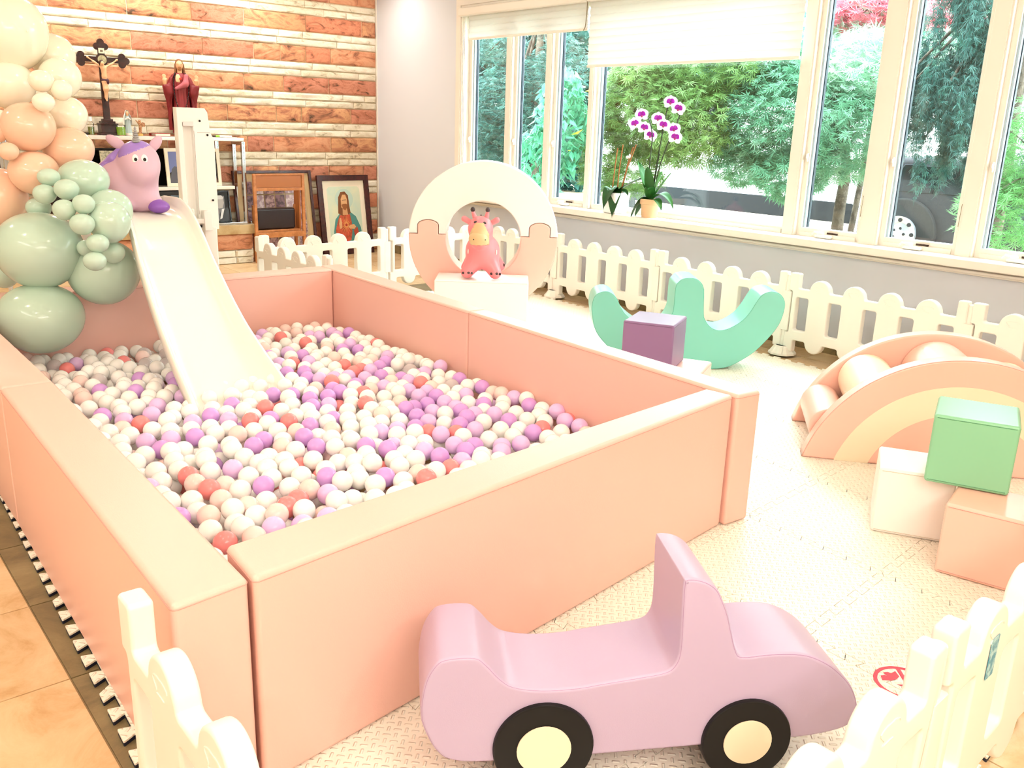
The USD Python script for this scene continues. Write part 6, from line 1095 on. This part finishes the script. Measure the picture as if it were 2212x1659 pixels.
tree('weeping_spruce', 'dark weeping spruce with hanging branches outside the right casements', 'tree', spr, 15000, NEED, 0.08, GSPR, 8, 1.2, [(-3.6, 8.9, -0.05), (-3.6, 8.9, 1.4), (-3.6, 8.7, 2.9)], 0.08, shell=0.2)
tree('garden_shrub', 'bright green fine-leaved shrub outside the rightmost casement', 'shrub', [((-2.75, 7.4, 1.45), (0.36, 0.3, 0.45)), ((-2.9, 7.2, 0.95), (0.3, 0.3, 0.3)), ((-2.3, 7.4, 1.6), (0.4, 0.3, 0.5))], 2600, PALM, 0.08, leaf_mat('leaf_green', '#5f9a5a', '#a6d0a0', 0.4, 3.0), 9, 0.5, [(-2.75, 7.4, -0.05), (-2.75, 7.4, 0.6), (-2.7, 7.4, 1.2)], 0.02)
tree('hanging_yew', 'dark hanging conifer branch at the right edge of the garden view', 'tree', [((-2.75, 8.2, 2.1), (0.25, 0.2, 0.55)), ((-3.15, 8.3, 1.5), (0.10, 0.2, 0.8))], 1600, NEED, 0.08, GSPR, 10, 1.2, [(-2.7, 8.4, -0.05), (-2.7, 8.4, 1.4), (-2.6, 8.3, 2.9)], 0.05)
for k, (x, y, z, a, b, h) in enumerate(((-27, 26, 3.0, 4.0, 2.0, 3.0), (-18.5, 24, 3.6, 2.6, 1.5, 2.6), (-12.5, 22, 4.6, 3.0, 1.5, 2.2), (-8.5, 21, 5.4, 2.6, 1.5, 2.4), (-4.2, 20, 5.0, 2.6, 1.5, 2.8))):
    nm = ['beyond the far left pane', 'left of the shrub tops', 'above the white van', 'behind the red maple', 'behind the weeping spruce'][k]
    tree('background_tree', 'pale mint background tree ' + nm, 'tree', [((x, y, z), (a, b, h))], 1500, OVAL, 0.5, GMINT, 20 + k, 0.5, [(x, y, -0.05), (x, y, 1.5), (x, y, z)], 0.15)
tree('background_tree', 'deep teal tree far behind the conifer on the left', 'tree', [((-18.6, 15.8, 2.0), (3.2, 0.9, 2.6))], 7000, OVAL, 0.34, GDK, 31, 0.5, [(-18.6, 16, -0.05), (-18.6, 16, 1.0), (-18.5, 15.9, 2.5)], 0.15)
for k, (x, y, z) in enumerate(((-7.78, 7.3, 1.42), (-7.80, 7.3, 1.24), (-7.62, 7.35, 1.9))):
    t = thing('yellow_leaf', 'yellow leaf outside at the left edge of the big pane', 'leaf', (x, y, z), group='yellow leaves at the big pane')
    obj('blade', tf(leaves(np.zeros((1, 3)), np.random.default_rng(30 + k), OVAL, 0.17, 0.1)), GYEL, t, False)
# vehicles parked beyond the trees
VANW = M('van_white', '#eef1f2', 0.3, 0.5); TRIMB = M('van_dark_trim', '#1c2026', 0.7, 0.2); TYRE = M('tyre', '#15161a', 0.7); RIM = M('steel_rim', '#b9bcc2', 0.35, 0.5, 0.6); CARD = M('dark_car_paint', '#0f1420', 0.6, 0.5)
def xz(poly, y0, d, r=0.02): return upright(prism(poly, d, r, 3), y0)
def wheel(t, x, y, r=0.33):
    # hub height r - 0.05 above the mat level, so that the tyre meets the garden
    w = obj('wheel', tf(cyl(r, 0, 0.2, 40, 0.03), (x, y + 0.2, r - 0.05), rx=90), TYRE, t, 40)
    obj('rim', tf(lathe([(0.001, 0.05), (0.05, 0.05), (0.07, 0.03), (0.13, 0.02), (0.15, 0.035), (0.195, 0.045), (0.215, 0.06), (0.205, 0.0), (0.001, 0.0)], 40), (x, y + 0.005, r - 0.05), rx=90), RIM, w, 40)
    obj('rim_hole', join([tf(cyl(0.024, 0, 0.01, 14), (x + 0.165 * math.cos(a), y - 0.034, r - 0.05 + 0.165 * math.sin(a)), rx=90) for a in np.linspace(0, 2 * math.pi, 8, endpoint=False)] + [tf(cyl(0.016, 0, 0.01, 12), (x + 0.07 * math.cos(a), y - 0.042, r - 0.05 + 0.07 * math.sin(a)), rx=90) for a in np.linspace(0, 2 * math.pi, 5, endpoint=False)]), TYRE, w, False)
va = thing('white_van', 'white van with a dark side strip parked beyond the garden', 'van', (0, 0, 0))
obj('body', xz(Polygon([(-11.2, 0.12), (-6.05, 0.12), (-6.02, 0.9), (-6.15, 1.25), (-6.6, 1.85), (-11.2, 1.9)]), 11.0, 1.7, 0.06), VANW, va, 40)
obj('side_strip', xz(sbox(-10.9, 0.40, -6.24, 0.66).buffer(-0.05).buffer(0.05), 10.985, 0.03, 0.01), TRIMB, va)
obj('sill_strip', xz(sbox(-11.1, 0.16, -6.1, 0.21), 10.985, 0.03, 0.008), M('van_grey', '#9aa3ad', 0.4), va)
wheel(va, -10.4, 10.98)
dc = thing('dark_car', 'dark vehicle with a silver steel wheel behind the spruce', 'car', (0, 0, 0))
obj('body', xz(Polygon([(-6.05, 0.2), (-3.1, 0.2), (-2.9, 0.75), (-3.3, 0.85), (-3.8, 1.25), (-5.6, 1.3), (-6.05, 0.85)]), 10.75, 1.6, 0.08), CARD, dc, 40)
obj('window_band', xz(Polygon([(-5.7, 0.88), (-3.7, 0.88), (-3.95, 1.18), (-5.5, 1.2)]), 10.74, 0.02, 0.006), M('tinted_glass', '#0c1118', 0.1), dc)
wheel(dc, -5.42, 10.70, 0.43); wheel(dc, -3.4, 10.70, 0.43)
